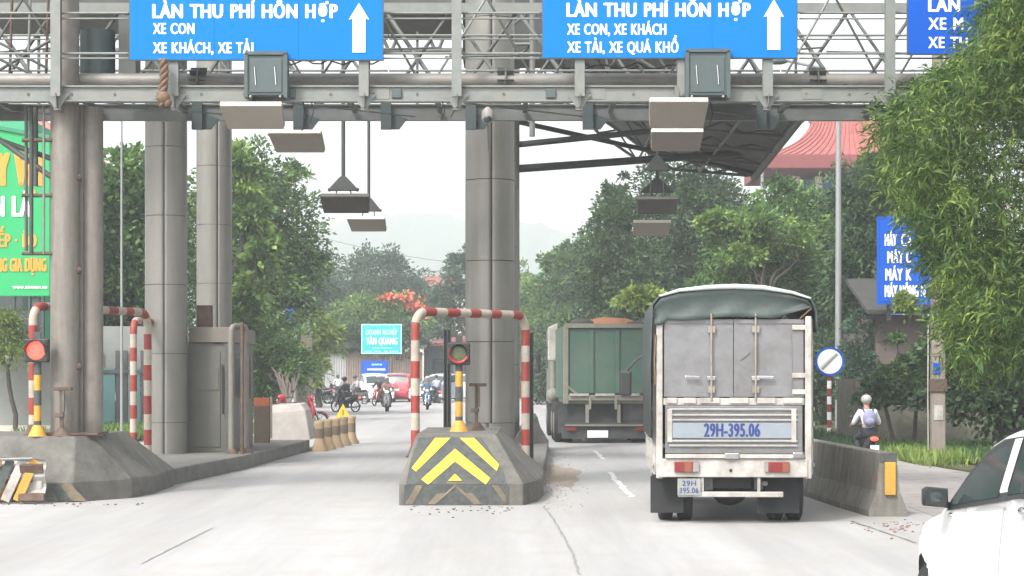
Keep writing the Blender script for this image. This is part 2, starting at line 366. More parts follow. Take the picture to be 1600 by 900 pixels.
strip('lane_marking', [g2(988, 777), g2(968, 757), g2(950, 737)], .09, .009, WLN, 6, .5, .3)
for i, (a, b) in enumerate([(718, 704), (690, 680), (668, 661)]):
    strip('lane_marking', [(1.88, F*H/(a-HOR)), (1.9, F*H/(b-HOR))], .09, .009, WLN, 7+i, .5, .3)
# raised kerb of the right edge under the barrier
# ------------------------------------------------------------------ debris (stuff)
def scatter(name, pts, size, m, seed, flat=.5, kind='stuff'):
    rng = random.Random(seed); mb = MB()
    for x, y in pts:
        r = size*rng.uniform(.4, 1.3); mb.ball((x, y, .006+r*flat*.5), r, 5, 3, (1, rng.uniform(.6, 1.2), flat))
    o = mb.build(name, m); o['kind'] = kind; return o
rr = random.Random(5)
pp = []
for _ in range(420):
    px = 850+abs(rr.gauss(0, 26)); py = rr.gauss(748, 26)
    if 700 < py < 800 and px-845 > (py-790)*.2-8: pp.append(g2(px, py))
scatter('grit', pp, .013, DUST, 1)
pp = [g2(rr.uniform(640, 800), rr.gauss(797, 4)) for _ in range(40)]+[g2(rr.uniform(0, 230), 787+abs(rr.gauss(0, 3))) for _ in range(30)]
scatter('grit', pp, .018, CONC, 2)
pp = [g2(rr.gauss(1400, 35), rr.gauss(826, 7)) for _ in range(45)]+[g2(rr.uniform(1255, 1380), 770+(rr.random())*8+0) for _ in range(0)]
scatter('brick_rubble', pp, .018, mat('brick_red', (.24, .13, .11), .9), 3)
def blob_sheet(name, cx, cy, rx, ry, z, m, seed):
    rnd = random.Random(seed); n = 40; ph = [rnd.uniform(0, 6.28) for _ in range(4)]
    sheet(name, [(cx+rx*math.cos(a)*(1+.15*math.sin(3*a+ph[0])+.12*math.sin(7*a+ph[1])), cy+ry*math.sin(a)*(1+.15*math.sin(4*a+ph[2])+.1*math.sin(9*a+ph[3]))) for a in [2*math.pi*i/n for i in range(n)]], z, m)
c = GP(872, 745); blob_sheet('sand_patch', c.x, c.y+.6, .42, 3.2, .007, mat('sand_dust_thin', (.26, .215, .17), .98, 0, .12, 6), 2)
c = GP(1500, 715); blob_sheet('sand_patch', c.x, c.y+1, 1.3, 4.0, .012, mat('sand_dust_pink', (.30, .235, .19), .98, 0, .15, 5), 4)

# ------------------------------------------------------------------ islands
def island_block(name, label, base, top, zp, zt, extra_slab, m=CONC, slab_m=KERB, slab_z=.27):
    o = Vector((base[0][0], base[0][1], 0)); root = empty(name, o, label, 'concrete island')
    mb = MB(); n = len(base)
    def rr_(pts, z): return [Vector((x-o.x, y-o.y, z)) for x, y in pts]
    mb.rings([rr_(base, 0), rr_(base, zp), rr_(top, zt)], smooth=False)
    mb.build('nose_block', m, root, bevel=.03)
    mb = MB(); mb.prism([Vector((x-o.x, y-o.y, 0)) for x, y in extra_slab], (0, 0, slab_z)); mb.build('slab', slab_m, root, bevel=.025)
    return root, o
cb = [(-1.56, 26.5), (.16, 26.5), (.36, 27.3), (.47, 28.6), (.50, 30.2), (-1.50, 30.2)]
ct = [(-1.34, 26.9), (-.22, 26.9), (-.22, 27.4), (-.2, 28.4), (-.18, 30.15), (-1.32, 30.15)]
isl_c, oc = island_block('traffic_island', 'grey concrete island with yellow chevrons on its nose, around the middle column', cb, ct, .3, .97,
    [(-1.46, 30.2), (.46, 30.2), (.62, 35), (.84, 44), (.80, 45.6), (-.9, 45.6), (-1.3, 38)])
def facep(px, py, off):
    d = 26.5
    for _ in range(6):
        z = H+(HOR-py)*d/F; d = 26.5+max(0, (z-.3)/.67*.4)-off
    return W(px, py, d)-oc
def decal(name, polys, mats, off, th=.006):
    mb = MB()
    for poly in polys: mb.prism([facep(x, y, off) for x, y in poly], (0, th*.6, 0))
    return mb.build(name, mats, isl_c)
decal('black_paint', [[(655, 683), (752, 683), (786, 735), (793, 757), (634, 757), (643, 716)]], BLKP, .006)
decal('black_paint', [[(632, 758), (795, 758), (795, 789), (630, 789)]], BLKP, .006)
for poly in ([(680, 684), (704, 684), (650, 737), (643, 731)], [(718, 684), (741, 684), (780, 726), (776, 736)],
             [(711, 701), (711, 721), (669, 757), (658, 749)], [(711, 701), (766, 747), (759, 757), (711, 721)], [(711, 740), (722, 751), (700, 751)]):
    decal('yellow_stripe', [poly], YELC, .014)
for poly in ([(698, 753), (711, 753), (711, 761), (680, 788), (668, 788)], [(711, 753), (724, 753), (753, 788), (741, 788), (711, 761)],
             [(650, 758), (661, 758), (645, 788), (633, 788)], [(768, 758), (778, 758), (790, 775), (790, 788)]):
    decal('faded_stripe', [poly], YELF, .014)
# small rear nose of the centre island
def jersey(m, x, y0, y1, h=.82, bw=.28, mw=.16, tw=.1, base=0., x1=None):
    x1 = x if x1 is None else x1
    pr = [(-bw, 0), (-bw, .08), (-mw, .33), (-tw, h), (tw, h), (mw, .33), (bw, .08), (bw, 0)]
    m.rings([[Vector((x+a, y0, base+b)) for a, b in pr], [Vector((x1+a, y1, base+b)) for a, b in pr]], smooth=False)
P('rear_nose', CONC, isl_c, lambda m: jersey(m, .42, 41.5, 44.5, .58, .35, .2, .13, .27), .02, org=oc)

lb = [(-9.6, 27.1), (-6.2, 27.1), (-5.55, 28.0), (-5.4, 29.0), (-5.45, 31.0), (-9.6, 31.0)]
lt = [(-9.4, 27.5), (-6.25, 27.5), (-6.1, 27.8), (-6.05, 28.4), (-6.0, 29.8), (-9.4, 29.8)]
isl_l, ol = island_block('traffic_island', 'long stained concrete island on the left carrying the two tall columns and booth', lb, lt, .28, .92,
    [(-7.5, 31.0), (-5.50, 31.0), (-5.0, 36), (-4.62, 43.8), (-4.9, 46), (-6.6, 46), (-7.0, 36)])
def lstripe(name, poly, m, off):
    mb = MB(); mb.prism([W(x, y, 27.1-off)-ol for x, y in poly], (0, .004, 0)); return mb.build(name, m, isl_l)
for (poly) in ([(0, 762), (22, 748), (34, 752), (12, 783), (0, 783)], [(92, 756), (110, 756), (136, 783), (114, 783)]):
    lstripe('yellow_stripe', poly, YEL if poly[0][0] < 50 else YELF, .012)
lstripe('black_stripe', [(0, 752), (14, 748), (22, 748), (0, 763)], BLKP, .012)
lstripe('black_stripe', [(75, 756), (92, 756), (114, 783), (92, 783)], BLKP, .012)

# crash-worn guard rail end standing against the left block
rt = empty('guardrail_end', W(50, 785, 26.85)*1, 'bent pale steel guardrail end bolted against the left island nose', 'guardrail')
rt.location.z = 0
def wbeam(m, x0, x1, z0, z1, y):
    n = 12; pr = []
    for i in range(n+1):
        t = i/n; pr.append((t, .05*math.sin(t*4*math.pi)))
    a = [Vector((x0, y-v, z0+(z1-z0)*t)) for t, v in pr]; b = [Vector((x1, y-v, z0+(z1-z0)*t)) for t, v in pr]
    a2 = [p+Vector((0, .012, 0)) for p in a[::-1]]; b2 = [p+Vector((0, .012, 0)) for p in b[::-1]]
    m.rings([a+a2, b+b2], smooth=False)
P('end_plate', WHITED, rt, lambda m: (wbeam(m, -.17, .2, .03, .64, -.05), m.box((.02, -.02, .33), (.25, .04, .5))), .01)
P('corrugated_beam', WHITED, rt, lambda m: wbeam(m, -1.6, -.18, .36, .66, -.03))
P('rusty_clamp', RUST, rt, lambda m: m.box((.02, -.115, .5), (.32, .05, .13), Matrix.Rotation(.35, 3, 'X')), .01)
P('rusty_clamp', RUST, rt, lambda m: m.box((.02, -.115, .1), (.36, .05, .12), Matrix.Rotation(-.35, 3, 'X')), .01)
P('bolt_hole', BLK, rt, lambda m: m.tube([(.0, -.105, .33), (.0, -.085, .33)], .035, 10))
P('tie_rod', GALV, rt, lambda m: m.tube([(-1.6, -.16, .6), (.05, -.16, .64)], .022, 8))
P('striped_flap', [YEL, BLKP, WHITED], rt, lambda m: [(setattr(m, 'mi', i % 3), m.bar((-1.2+i*.17, -.12, .05), (-.95+i*.17, -.11, .62), .01, .12)) for i in range(7)])

# ------------------------------------------------------------------ striped pipe guards
def bent(p0, p1, ztop, r=.22, nb=6):
    p0, p1 = Vector(p0), Vector(p1); h = Vector((p1.x-p0.x, p1.y-p0.y, 0)); u = h.normalized(); pts = [p0]
    c = Vector((p0.x, p0.y, ztop-r))+u*r
    for i in range(nb+1):
        a = math.pi-(math.pi/2)*i/nb; pts.append(c+u*math.cos(a)*r+Vector((0, 0, math.sin(a)*r)))
    c = Vector((p1.x, p1.y, ztop-r))-u*r
    for i in range(nb+1):
        a = math.pi/2-(math.pi/2)*i/nb; pts.append(c+u*math.cos(a)*r+Vector((0, 0, math.sin(a)*r)))
    pts.append(p1); return pts
def resample(pts, step):
    out = [pts[0]]; acc = 0
    for a, b in zip(pts[:-1], pts[1:]):
        L = (b-a).length; t = step-acc
        while t <= L: out.append(a.lerp(b, t/L)); t += step
        acc = (L-(t-step)) if L >= step-acc else acc+L
    out.append(pts[-1]); return out
def pipe_arch(label, p0, p1, ztop, r=.065, band=.26, phase=0, mats=(CREAM, RED), grp='red and white pipe guard arches'):
    p0, p1 = Vector(p0), Vector(p1); root = empty('pipe_guard', p0, label, 'pipe guard', grp)
    pts = resample(bent(Vector((0, 0, 0)), p1-p0, ztop-p0.z), .05); m = MB(); n = 12
    m.tube(pts, r, n); q = len(pts)-1
    for i in range(q):
        mi = int((i*.05+phase)/band) % 2
        for j in range(n): m.m[i*n+j] = mi
    m.m[-2] = 0
    m.build('pipe', list(mats), root)
    for p in (Vector((0, 0, 0)), p1-p0):
        P('foot_plate', RUST, root, lambda m: (m.tube([p, p+Vector((0, 0, .03))], .14, 10), m.tube([p+Vector((0, 0, .03)), p+Vector((0, 0, .16))], [.12, .07], 10)))
    return root
pipe_arch('red and white striped pipe arch over the left island nose, behind the red light', (-6.96, 27.9, .92), (-5.92, 31.2, .27), 2.80, phase=.0)
pipe_arch('second striped pipe arch behind the first, its leg close to the front tall column', (-6.94, 35.2, .27), (-6.74, 37.9, .27), 2.78, phase=.1)
pipe_arch('red and white striped pipe arch standing over the chevron block in the centre', (-1.40, 27.8, .6), (.21, 29.9, .27), 2.72, phase=.16)

# dark flat guard posts
def guard_post(label, x, y, z0, z1, tilt=0):
    r = empty('guard_post', (x, y, z0), label, 'post', 'dark steel guard posts on the islands')
    def f(m):
        h = z1-z0
        m.box((0, 0, h/2), (.012, .1, h)); m.box((-.055, 0, h/2), (.012, .14, h)); m.box((.055, 0, h/2), (.012, .14, h)); m.box((0, .045, h/2), (.12, .01, h-.02))
    P('channel', GALVD, r, f); P('foot_plate', RUST, r, lambda m: m.box((0, 0, .015), (.26, .24, .03)))
    return r
guard_post('dark steel post left of the centre signal lamp', -1.03, 30.6, .27, 2.52)
guard_post('dark steel post right of the middle column, beside the pipe arch leg', .30, 32.2, .27, 2.5)
guard_post('rust-streaked dark post beside the left booth', -5.22, 37.4, .27, 2.7)

# ------------------------------------------------------------------ signal lamps on yellow/black posts
LAMP_R = lamp_mat('signal_red_glow', (.95, .06, .04), 1.4)
LAMP_O = mat('signal_lens_off', (.085, .10, .045), .35, 0, .5, 14)
LAMP_RR = mat('signal_lens_red_rim', (.3, .035, .03), .4, 0, .2, 14)
def signal(label, p, zc, size, lit):
    r = empty('signal_lamp', p, label, 'traffic light', 'lane signal lamps'); h = zc-p[2]
    def post(m):
        n = int((h-.1)/.22); 
        for i in range(n+1):
            m.mi = i % 2; z0 = i*.22; z1 = min(z0+.22, h); m.tube([(0, 0, z0), (0, 0, z1)], .055, 12, cap=False)
    P('post', [BLKP, YEL], r, post)
    P('cone_foot', YEL, r, lambda m: m.tube([(0, 0, 0), (0, 0, .16)], [.14, .06], 12))
    s = size/2
    P('housing', BLK, r, lambda m: m.box((0, -.02, h), (size, .16, size)), .02)
    P('hood', DARKST, r, lambda m: [m.box((math.cos(a)*s*.86, -.15, h+math.sin(a)*s*.86), (.012, .12, s*.30), Matrix.Rotation(-a, 3, 'Y')) for a in [math.pi*(i/12) for i in range(13)]])
    P('lens', LAMP_R if lit else LAMP_O, r, lambda m: (m.ball((0, -.1, h), s*.78, 20, 8, (1, .18, 1))))
    if not lit: P('lens_rim', LAMP_RR, r, lambda m: m.tube([(math.cos(a)*s*.8, -.105, h+math.sin(a)*s*.8) for a in [math.pi*(.8+1.1*i/14) for i in range(15)]], .028, 6))
    P('bracket', DARKST, r, lambda m: m.box((0, 0, h+s+.05), (.1, .06, .1)))
    return r
signal('round signal glowing red on a yellow and black post at the left island', (-6.82, 27.6, .92), 2.15, .34, True)
signal('unlit round signal on a yellow and black post before the middle column', (-.775, 28.1, .97), 2.11, .33, False)

# rusty hand winch beside the centre lamp and one on the left pipe leg
def winch(label, p):
    r = empty('barrier_mount', p, label, 'bracket', 'rusty brackets by the columns')
    P('arm', RUST, r, lambda m: (m.box((0, 0, .35), (.05, .06, .7)), m.box((.02, 0, .68), (.26, .1, .05)), m.box((-.02, -.02, .3), (.12, .08, .06)), m.tube([(0, 0, 0), (0, 0, .12)], [.14, .05], 8)), .008)
    P('plate', GALVD, r, lambda m: m.box((.04, -.05, .5), (.03, .06, .3)))
    return r
winch('rusty bracket standing between the centre signal and the middle column', (-.53, 28.6, .97))
winch('rusty bracket at the foot of the left gantry leg', (-6.48, 27.62, .92))

# ------------------------------------------------------------------ gantry
GX, GY0, GY1 = 0.0, 27.6, 29.5
gan = empty('sign_gantry', (0, GY0, 0), 'galvanised steel gantry with pipes, rails and bracing spanning all lanes', 'gantry')
go = Vector((0, GY0, 0))
X0, X1 = -9.2, 9.4
def gp(name, m_, fn, bevel=0): return P(name, m_, gan, fn, bevel)
gp('front_chord', GALV, lambda m: (m.bx(X0, X1, -.06, .06, 5.74, 5.93), m.bx(X0, X1, -.1, .1, 5.925, 5.95), m.bx(X0, X1, -.1, .1, 5.72, 5.742)))
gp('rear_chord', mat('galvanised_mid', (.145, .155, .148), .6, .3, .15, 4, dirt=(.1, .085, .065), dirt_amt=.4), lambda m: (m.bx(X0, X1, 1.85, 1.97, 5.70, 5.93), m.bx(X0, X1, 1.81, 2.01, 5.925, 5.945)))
gp('main_pipe', mat('main_pipe_grey', (.215, .208, .19), .5, .2, .12, 6, dirt=(.13, .10, .075), dirt_amt=.5), lambda m: m.tube([(X0, .5, 6.10), (X1, .5, 6.10)], .113, 20))
rq = random.Random(12)
for i, x in enumerate(np.arange(X0+.2, X1-.9, .86)):
    za, zb_ = (5.98, 7.45) if i % 2 else (7.45, 5.98)
    gp('mid_brace', GALVD if i % 3 else GALV, lambda m: m.tube([(x, 1.0+rq.uniform(-.2, .2), za), (x+.86, 1.2+rq.uniform(-.2, .2), zb_)], .019, 6))
for i, x in enumerate(np.arange(X0+.6, X1-1.8, 1.9)):
    gp('mid_rail', GALVD, lambda m: m.tube([(x, 1.1, 6.55+.08*(i % 2)), (x+1.85, 1.15, 6.7-.1*(i % 3))], .016, 6))
gp('upper_chord', GALV, lambda m: m.bx(X0, X1, 1.84, 1.96, 7.36, 7.5))
gp('upper_chord', GALV, lambda m: m.bx(X0, X1, -.06, .06, 7.5, 7.62))
GRATE = mat('walkway_grating', (.15, .155, .15), .8, .2, .3, 30)
for i in range(10):
    xa = X0+.2+i*1.86
    if i not in (0, 6, 8): continue
    gp('walkway_plate', GRATE, lambda m: m.bx(xa, xa+1.5, .66, 1.8, 5.95, 5.975))
for x in np.arange(X0+.3, X1, 1.3):
    gp('cross_tie', GALVD, lambda m: m.bx(x-.035, x+.035, .105, 1.8, 5.8, 5.87))
for i, x in enumerate(np.arange(X0+.3, X1-1.3, 2.6)):
    gp('flat_brace', GALVD, lambda m: m.bar((x, .1, 5.77), (x+2.2, 1.8, 5.75), .06, .012))
# X bracing of the rear face
pitch = 1.02; xs = np.arange(X0+.1, X1-1, pitch)
for i, x in enumerate(xs):
    r1 = .034 if i % 2 else .026
    gp('diagonal', GALV, lambda m: m.tube([(x, 1.9, 7.4), (x+pitch, 1.9, 5.93)], r1, 8))
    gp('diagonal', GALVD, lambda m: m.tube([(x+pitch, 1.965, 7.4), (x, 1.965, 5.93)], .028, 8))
# hand rails front and rear: pairs of small angles
for yy, zz in ((-.07, (6.99, 6.91, 6.41, 6.34)), (1.78, (6.99, 6.93, 6.45, 6.39))):
    for z in zz:
        for a, b in ((X0, -5.5), (-5.48, -1.9), (-1.88, .4), (.42, 4.1), (4.12, X1)):
            gp('hand_rail', GALV, lambda m: m.tube([(a, yy, z), (b, yy, z)], .019 if z > 6.95 or z in (6.41, 6.45) else .014, 6))
for x in np.arange(X0+.5, X1, 1.45):
    gp('rail_post', GALVD, lambda m: m.bx(x-.02, x+.02, 1.80, 1.84, 5.95, 7.05))
# sign posts: H-sections hanging in front, with wedge gussets
def hpost(xpx):
    x = (xpx-800)/108.7
    def f(m):
        m.bx(x-.07, x+.07, -.22, -.20, 5.78, 7.62); m.bx(x-.07, x+.07, -.12, -.105, 5.78, 7.62); m.bx(x-.008, x+.008, -.2, -.12, 5.78, 7.62)
    gp('post', GALV, f)
    gp('gusset', GALV, lambda m: (m.prism([(x-.17, -.115, 5.82), (x+.17, -.115, 5.82), (x+.045, -.115, 5.63), (x-.045, -.115, 5.63)], (0, .012, 0)), m.prism([(x, -.24, 5.82), (x, -.1, 5.82), (x, -.1, 5.62), (x, -.2, 5.64)], (.012, 0, 0)), m.bx(x-.05, x+.05, -.1, .1, 5.60, 5.66)))
for xp in (92, 275, 570, 714, 905, 1064, 1197, 1387): hpost(xp)
# clamps below the rear chord
for xp in (312, 470, 606, 738, 920, 1190):
    x = (xp-800)/101.7
    gp('clamp', GREYG, lambda m: (m.bx(x-.1, x+.06, 1.74, 1.83, 5.55, 5.98), m.prism([(x+.07, 1.83, 5.8), (x+.3, 1.83, 5.72), (x+.18, 1.83, 5.56), (x-.06, 1.83, 5.56)], (0, .05, 0))))
# flanged joints of the main pipe
for xp in (312, 790, 1275):
    x = (xp-800)/106.5
    def fl(m):
        for k in range(8):
            a = math.pi*k/4; m.bar((x, .5+.1*math.cos(a), 6.095+.1*math.sin(a)), (x, .5+.2*math.cos(a), 6.095+.2*math.sin(a)), .24, .012)
        m.tube([(x-.012, .5, 6.095), (x+.012, .5, 6.095)], .19, 16)
    gp('pipe_flange', GALVD, fl)
CBL = mat('cable_black', (.02, .02, .02), .7)
rc = random.Random(8)
for x0_, x1_, zz in ((-5.4, -2.2, 5.98), (-1.7, .6, 5.97), (.9, 3.0, 6.3), (3.1, 6.5, 5.99), (-3.4, -1.9, 6.36)):
    pts = [(x0_+(x1_-x0_)*t/14, .05+.03*math.sin(t), zz-.09*abs(math.sin(t*.9+x0_))) for t in range(15)]
    gp('cable', CBL, lambda m: m.tube(pts, .012, 5))
for x_, z_, h_ in ((-3.0, 5.72, .42), (-2.88, 5.72, .3), (-1.0, 5.72, .25), (2.85, 5.72, .35), (-.86, 5.7, .2)):
    gp('hanging_cable', CBL, lambda m: m.tube([(x_, -.02, z_), (x_+.03, -.04, z_-h_*.5), (x_-.02, -.03, z_-h_)], .009, 5))
for xp in (620, 1130, 455, 860): gp('junction_box', GREYG, lambda m: m.bx((xp-800)/108.7-.07, (xp-800)/108.7+.07, -.11, -.062, 5.77, 5.9), .006)
for x in np.arange(X0+.4, X1, .62): gp('bolt', GALVD, lambda m: m.tube([(x, -.075, 5.83), (x, -.061, 5.83)], .02, 6))
for x in np.arange(X0+1.1, X1, 3.1): gp('splice_plate', GALV, lambda m: m.bx(x-.14, x+.14, -.073, -.061, 5.755, 5.915))
# left legs: two pipes with web plates, standing on the block
def leg(x, y, r, z0, z1):
    gp('leg', PIPEG, lambda m: m.tube([(x, y, z0), (x, y, (z0+z1)/2), (x, y, z1)], r, 24))
leg(-6.51, .35, .205, .9, 7.9); leg(-6.175, .62, .165, .9, 5.72)
for z in (4.65, 3.3, 1.9):
    gp('web_stub', RUST, lambda m: m.tube([(-6.40, .3, z), (-6.28, .34, z+.03)], .06, 8))
gp('web_plate', PIPEG, lambda m: m.bx(-6.36, -6.27, .46, .50, .97, 5.7))
gp('foot_plate', RUST, lambda m: m.bx(-6.78, -5.98, .1, .85, .93, .965))
leg(8.6, .35, .185, 0, 7.9); leg(8.96, .62, .165, 0, 5.72)
leg(-6.5, 1.9, .15, .9, 5.7)
gp('drum', GREYG, lambda m: m.tube([(-6.15, .9, 6.05), (-6.15, .9, 6.9)], .26, 20))
gp('drum_box', GALVD, lambda m: m.bx(-5.8, -5.55, .7, 1.1, 6.2, 7.1))
# end cage left of the legs: ladder rungs and bracing
for i in range(7):
    x = -8.3+i*.27; gp('cage_bar', RUST if i % 2 else GALV, lambda m: m.tube([(x, 1.0, 5.95), (x+.05, 1.0, 7.6)], .022, 6))
for a, b in (((-8.4, .9, 6.85), (-7.0, .9, 6.2)), ((-8.4, .9, 6.3), (-7.0, .9, 5.98)), ((-8.0, .92, 6.1), (-6.8, .92, 6.8)), ((-8.3, .95, 7.1), (-6.9, .95, 6.35))):
    gp('cage_brace', GALVD, lambda m: m.tube([a, b], .024, 6))
for a, b in (((-8.2, .4, 5.75), (-6.6, .4, 4.6)), ((-8.4, .5, 5.55), (-6.7, .5, 4.95)), ((-6.95, .4, 5.7), (-6.95, .4, 4.55))):
    gp('knee_brace', GALVD, lambda m: m.tube([a, b], .04, 8))
# ladder left of the leg
lad = []
gp('ladder_rail', DARKST, lambda m: m.tube([(-6.96, .2, 5.7), (-6.96, .2, 3.55)], .03, 8))
gp('ladder_rail', GALV, lambda m: m.tube([(-6.78, .2, 5.7), (-6.78, .2, 3.55)], .02, 8))
gp('ladder_rail', GALVD, lambda m: m.tube([(-7.06, .3, 5.7), (-7.06, .3, 3.6)], .025, 8))
for z in (3.56, 4.4, 5.2): gp('ladder_bracket', RUST, lambda m: m.tube([(-7.1, .22, z), (-6.66, .22, z)], .028, 8))

# ------------------------------------------------------------------ overhead signs
def sign(label, x0, x1, y0, y1, d, m_, rows, arrow=None, grp='blue lane signs on the gantry'):
    a, b = W(x0, y1, d), W(x1, y0, d); root = empty('lane_sign', (a.x, d, a.z), label, 'sign', grp); w, h = b.x-a.x, b.z-a.z
    for q in range(3): P('panel', m_, root, lambda m: m.bx(w*q/3+.0015, w*(q+1)/3-.0015, 0, .03, 0, h))
    P('edge_frame', GREYG, root, lambda m: (m.bx(-.012, w+.012, .005, .06, -.012, -.001), m.bx(-.012, -.001, .005, .06, 0, h), m.bx(w+.001, w+.012, .005, .06, 0, h)))
    s = F/d
    for t, px0, px1, pyb, cap, bo in rows:
        letters(t, root, (px0-x0)/s, (y1-pyb)/s, -.008, cap/s, (px1-px0)/s, WHITE, 'lettering', bo)
    if arrow:
        cx, yt, yb, hw, sw, yh = arrow
        pts = [(cx, yt), (cx+hw, yh), (cx+sw, yh-2), (cx+sw, yb), (cx-sw, yb), (cx-sw, yh-2), (cx-hw, yh)]
        P('arrow', WHITE, root, lambda m: m.prism([((x-x0)/s, -.012, (y1-y)/s) for x, y in pts], (0, .011, 0)))
    return root
DS = 27.33
sign('blue sign reading xe con and xe khách, xe tải with white up arrow', 203, 598, -42, 93, DS, BLUE,
     [('LÀN THU PHÍ HỖN HỢP', 238, 528, 28, 21, .042), ('XE CON', 239, 304, 53, 16.5, .032), ('XE KHÁCH, XE TẢI', 239, 396, 83, 16.5, .032)], (561, 5, 82, 16, 10, 31))
sign('blue sign reading xe quá khổ on its last line, between the two pairs of trays', 848, 1245, -42, 90, DS, BLUE,
     [('LÀN THU PHÍ HỖN HỢP', 885, 1173, 26, 21, .042), ('XE CON, XE KHÁCH', 886, 1041, 54, 16.5, .032), ('XE TẢI, XE QUÁ KHỔ', 886, 1060, 82, 16.5, .032)], (1209, -1, 78, 16, 10, 27))
sign('deeper blue sign at the right, half hidden by the bamboo leaves', 1419, 1640, -42, 84, DS, BLUE2,
     [('LÀN', 1450, 1500, 18, 21, .042), ('XE M', 1450, 1505, 46, 18, .03), ('XE TH', 1450, 1512, 75-1, 16.5, .032)][:2]+[('XE TH', 1450, 1512, 75, 17, .03)])

# ------------------------------------------------------------------ cabinets, trays, camera, rope
def cabinet(label, x0, x1, y0, y1, d, grp='grey antenna cabinets on the gantry'):
    a, b = W(x0, y1, d), W(x1, y0, d); r = empty('antenna_cabinet', (a.x, d, a.z), label, 'cabinet', grp); w, h = b.x-a.x, b.z-a.z
    P('case', GREYG, r, lambda m: m.bx(0, w, 0, .2, 0, h), .012)
    P('door', GREYG, r, lambda m: m.bx(.1*w, .9*w, -.016, -.002, .07*h, .9*h), .008)
    P('side_flange', GREYG, r, lambda m: m.bx(-.02, .03, -.03, .22, -.03, h+.02)); P('side_flange', GREYG, r, lambda m: m.bx(w-.03, w+.02, -.03, .22, -.03, h+.02))
    P('rim', GREYG, r, lambda m: m.bx(-.01, w+.01, -.03, .2, h+.002, h+.05))
    for k in (.22, .72): P('handle', CHROME, r, lambda m: m.tube([(k*w+.02, -.03, .25*h), (k*w, -.03, .7*h)], .009, 6))
    for k in (.12, .86): P('bolt', WHITED, r, lambda m: m.ball((k*w, -.02, -.02), .02, 8, 6))
cabinet('grey cabinet hanging under the lower left part of the xe con sign', 384, 447, 86, 149, 27.25)
cabinet('grey cabinet hanging under the lower right part of the xe quá khổ sign', 1073, 1139, 82, 149, 27.25)
def tray(label, cx, cy, d, w, hpx, skew=0., tilt=38, dark=False, rod=None, hood=None, grp='pale overhead antenna trays'):
    s = F/d; c = W(cx, cy, d); r = empty('overhead_tray' if rod is None else 'hanging_lamp', c, label, 'antenna' if rod is None else 'lamp', grp)
    wm = w/s; hm = hpx/s; t = R(tilt); dep = hm/math.sin(t)*1.0; Mx = Matrix.Rotation(skew, 3, 'Y') @ Matrix.Rotation(t, 3, 'X')
    fm = LAMPD if dark else TRAY; lm_ = LAMPD if dark else TRAYL
    def face(m):
        a, b = wm/2, dep/2; top = a*.9
        lo = [(-a*.98, -b, -.03), (a*.98, -b, -.03), (top, b, -.03), (-top, b, -.03)]; up = [(-a, -b, .04), (a, -b, .04), (a*.93, b, .04), (-a*.93, b, .04)]
        Sh = lambda p: Mx @ Vector((p[0]+skew*p[1], p[1], p[2])); m.rings([[Sh(p) for p in lo], [Sh(p) for p in up]], smooth=False)
    # the tray tips its wide face down towards the oncoming camera
    Mx = Matrix.Rotation(-t, 3, 'X')
    P('cover', fm, r, face, .015)
    P('back_rim', lm_, r, lambda m: m.box(Mx @ Vector((0, 0, .055)), (wm*.8, dep*.8, .025), Mx), .006); P('lip', lm_, r, lambda m: m.box(Mx @ Vector((-skew*dep/2, -dep/2-.012, .012)), (wm*.97, .02, .075), Mx), .004)
    if rod is None:
        P('bracket', GALVD, r, lambda m: (m.bar((0, .05, .05), (0, .2, .42), .06, .03),))
    else:
        zt = rod-c.z; hx, hy, hw, hh = hood; hc = W(hx, hy, d)-c
        P('rod', DARKST, r, lambda m: m.tube([(hc.x, .05, hc.z), (hc.x, .05, zt)], .035, 8))
        def hd(m):
            a, b = hw/s/2, hh/s/2
            m.prism([(hc.x-a, .0, hc.z-b), (hc.x+a, .0, hc.z-b), (hc.x+a, 0, hc.z-b*.7), (hc.x+a*.32, 0, hc.z+b*.7), (hc.x+a*.12, 0, hc.z+b), (hc.x-a*.12, 0, hc.z+b), (hc.x-a*.32, 0, hc.z+b*.7), (hc.x-a, 0, hc.z-b*.7)], (0, .14, 0))
            m.ball((hc.x-a, .07, hc.z-b*.85), .035, 8, 6); m.ball((hc.x+a, .07, hc.z-b*.85), .035, 8, 6)
        P('hood', DARKST, r, hd, .01)
        P('hanger', DARKST, r, lambda m: (m.tube([(hc.x-.12, .06, hc.z-hh/s/2), (-.16, 0, .03)], .012, 6), m.tube([(hc.x+.12, .06, hc.z-hh/s/2), (.16, 0, .03)], .012, 6)))
    return r
tray('pale tray under the left sign, the larger and higher of the left pair', 396, 182, 27.3, 98, 30, .06)
tray('pale tray hanging just below and right of the larger left tray', 465, 222, 30.7, 84, 25, .14)
tray('pale tray below the xe quá khổ sign, the upper of the right pair', 1059, 178, 27.2, 93, 34)
tray('pale tray directly beneath the upper right tray', 1057, 220, 31.6, 83, 25)
tray('dark lamp box on the thick rod, left of the two lamps in the middle lane', 540, 319, 33.7, 78, 22, .0, dark=True, rod=8.3, hood=(536, 286, 44, 23), grp='lamps hanging on rods from the canopy')
tray('pale brown lamp box on the thinner rod, lowest over the middle lane', 574, 351, 43, 60, 17, .12, rod=9.0, hood=(576, 319, 36, 22), grp='lamps hanging on rods from the canopy')
tray('dark lamp box under two stacked hoods over the right lane', 1027, 322, 40.5, 66, 20, .0, dark=True, rod=8.0, hood=(1027, 254, 36, 24), grp='lamps hanging on rods from the canopy')
tray('reddish lamp box, lowest of the stack over the right lane', 1018, 357, 45, 60, 18, 0, rod=8.0, hood=(1027, 290, 48, 22), grp='lamps hanging on rods from the canopy')
r = empty('dome_camera', W(762, 184, 29.2), 'small round dome camera on the beam at the top of the middle column', 'camera')
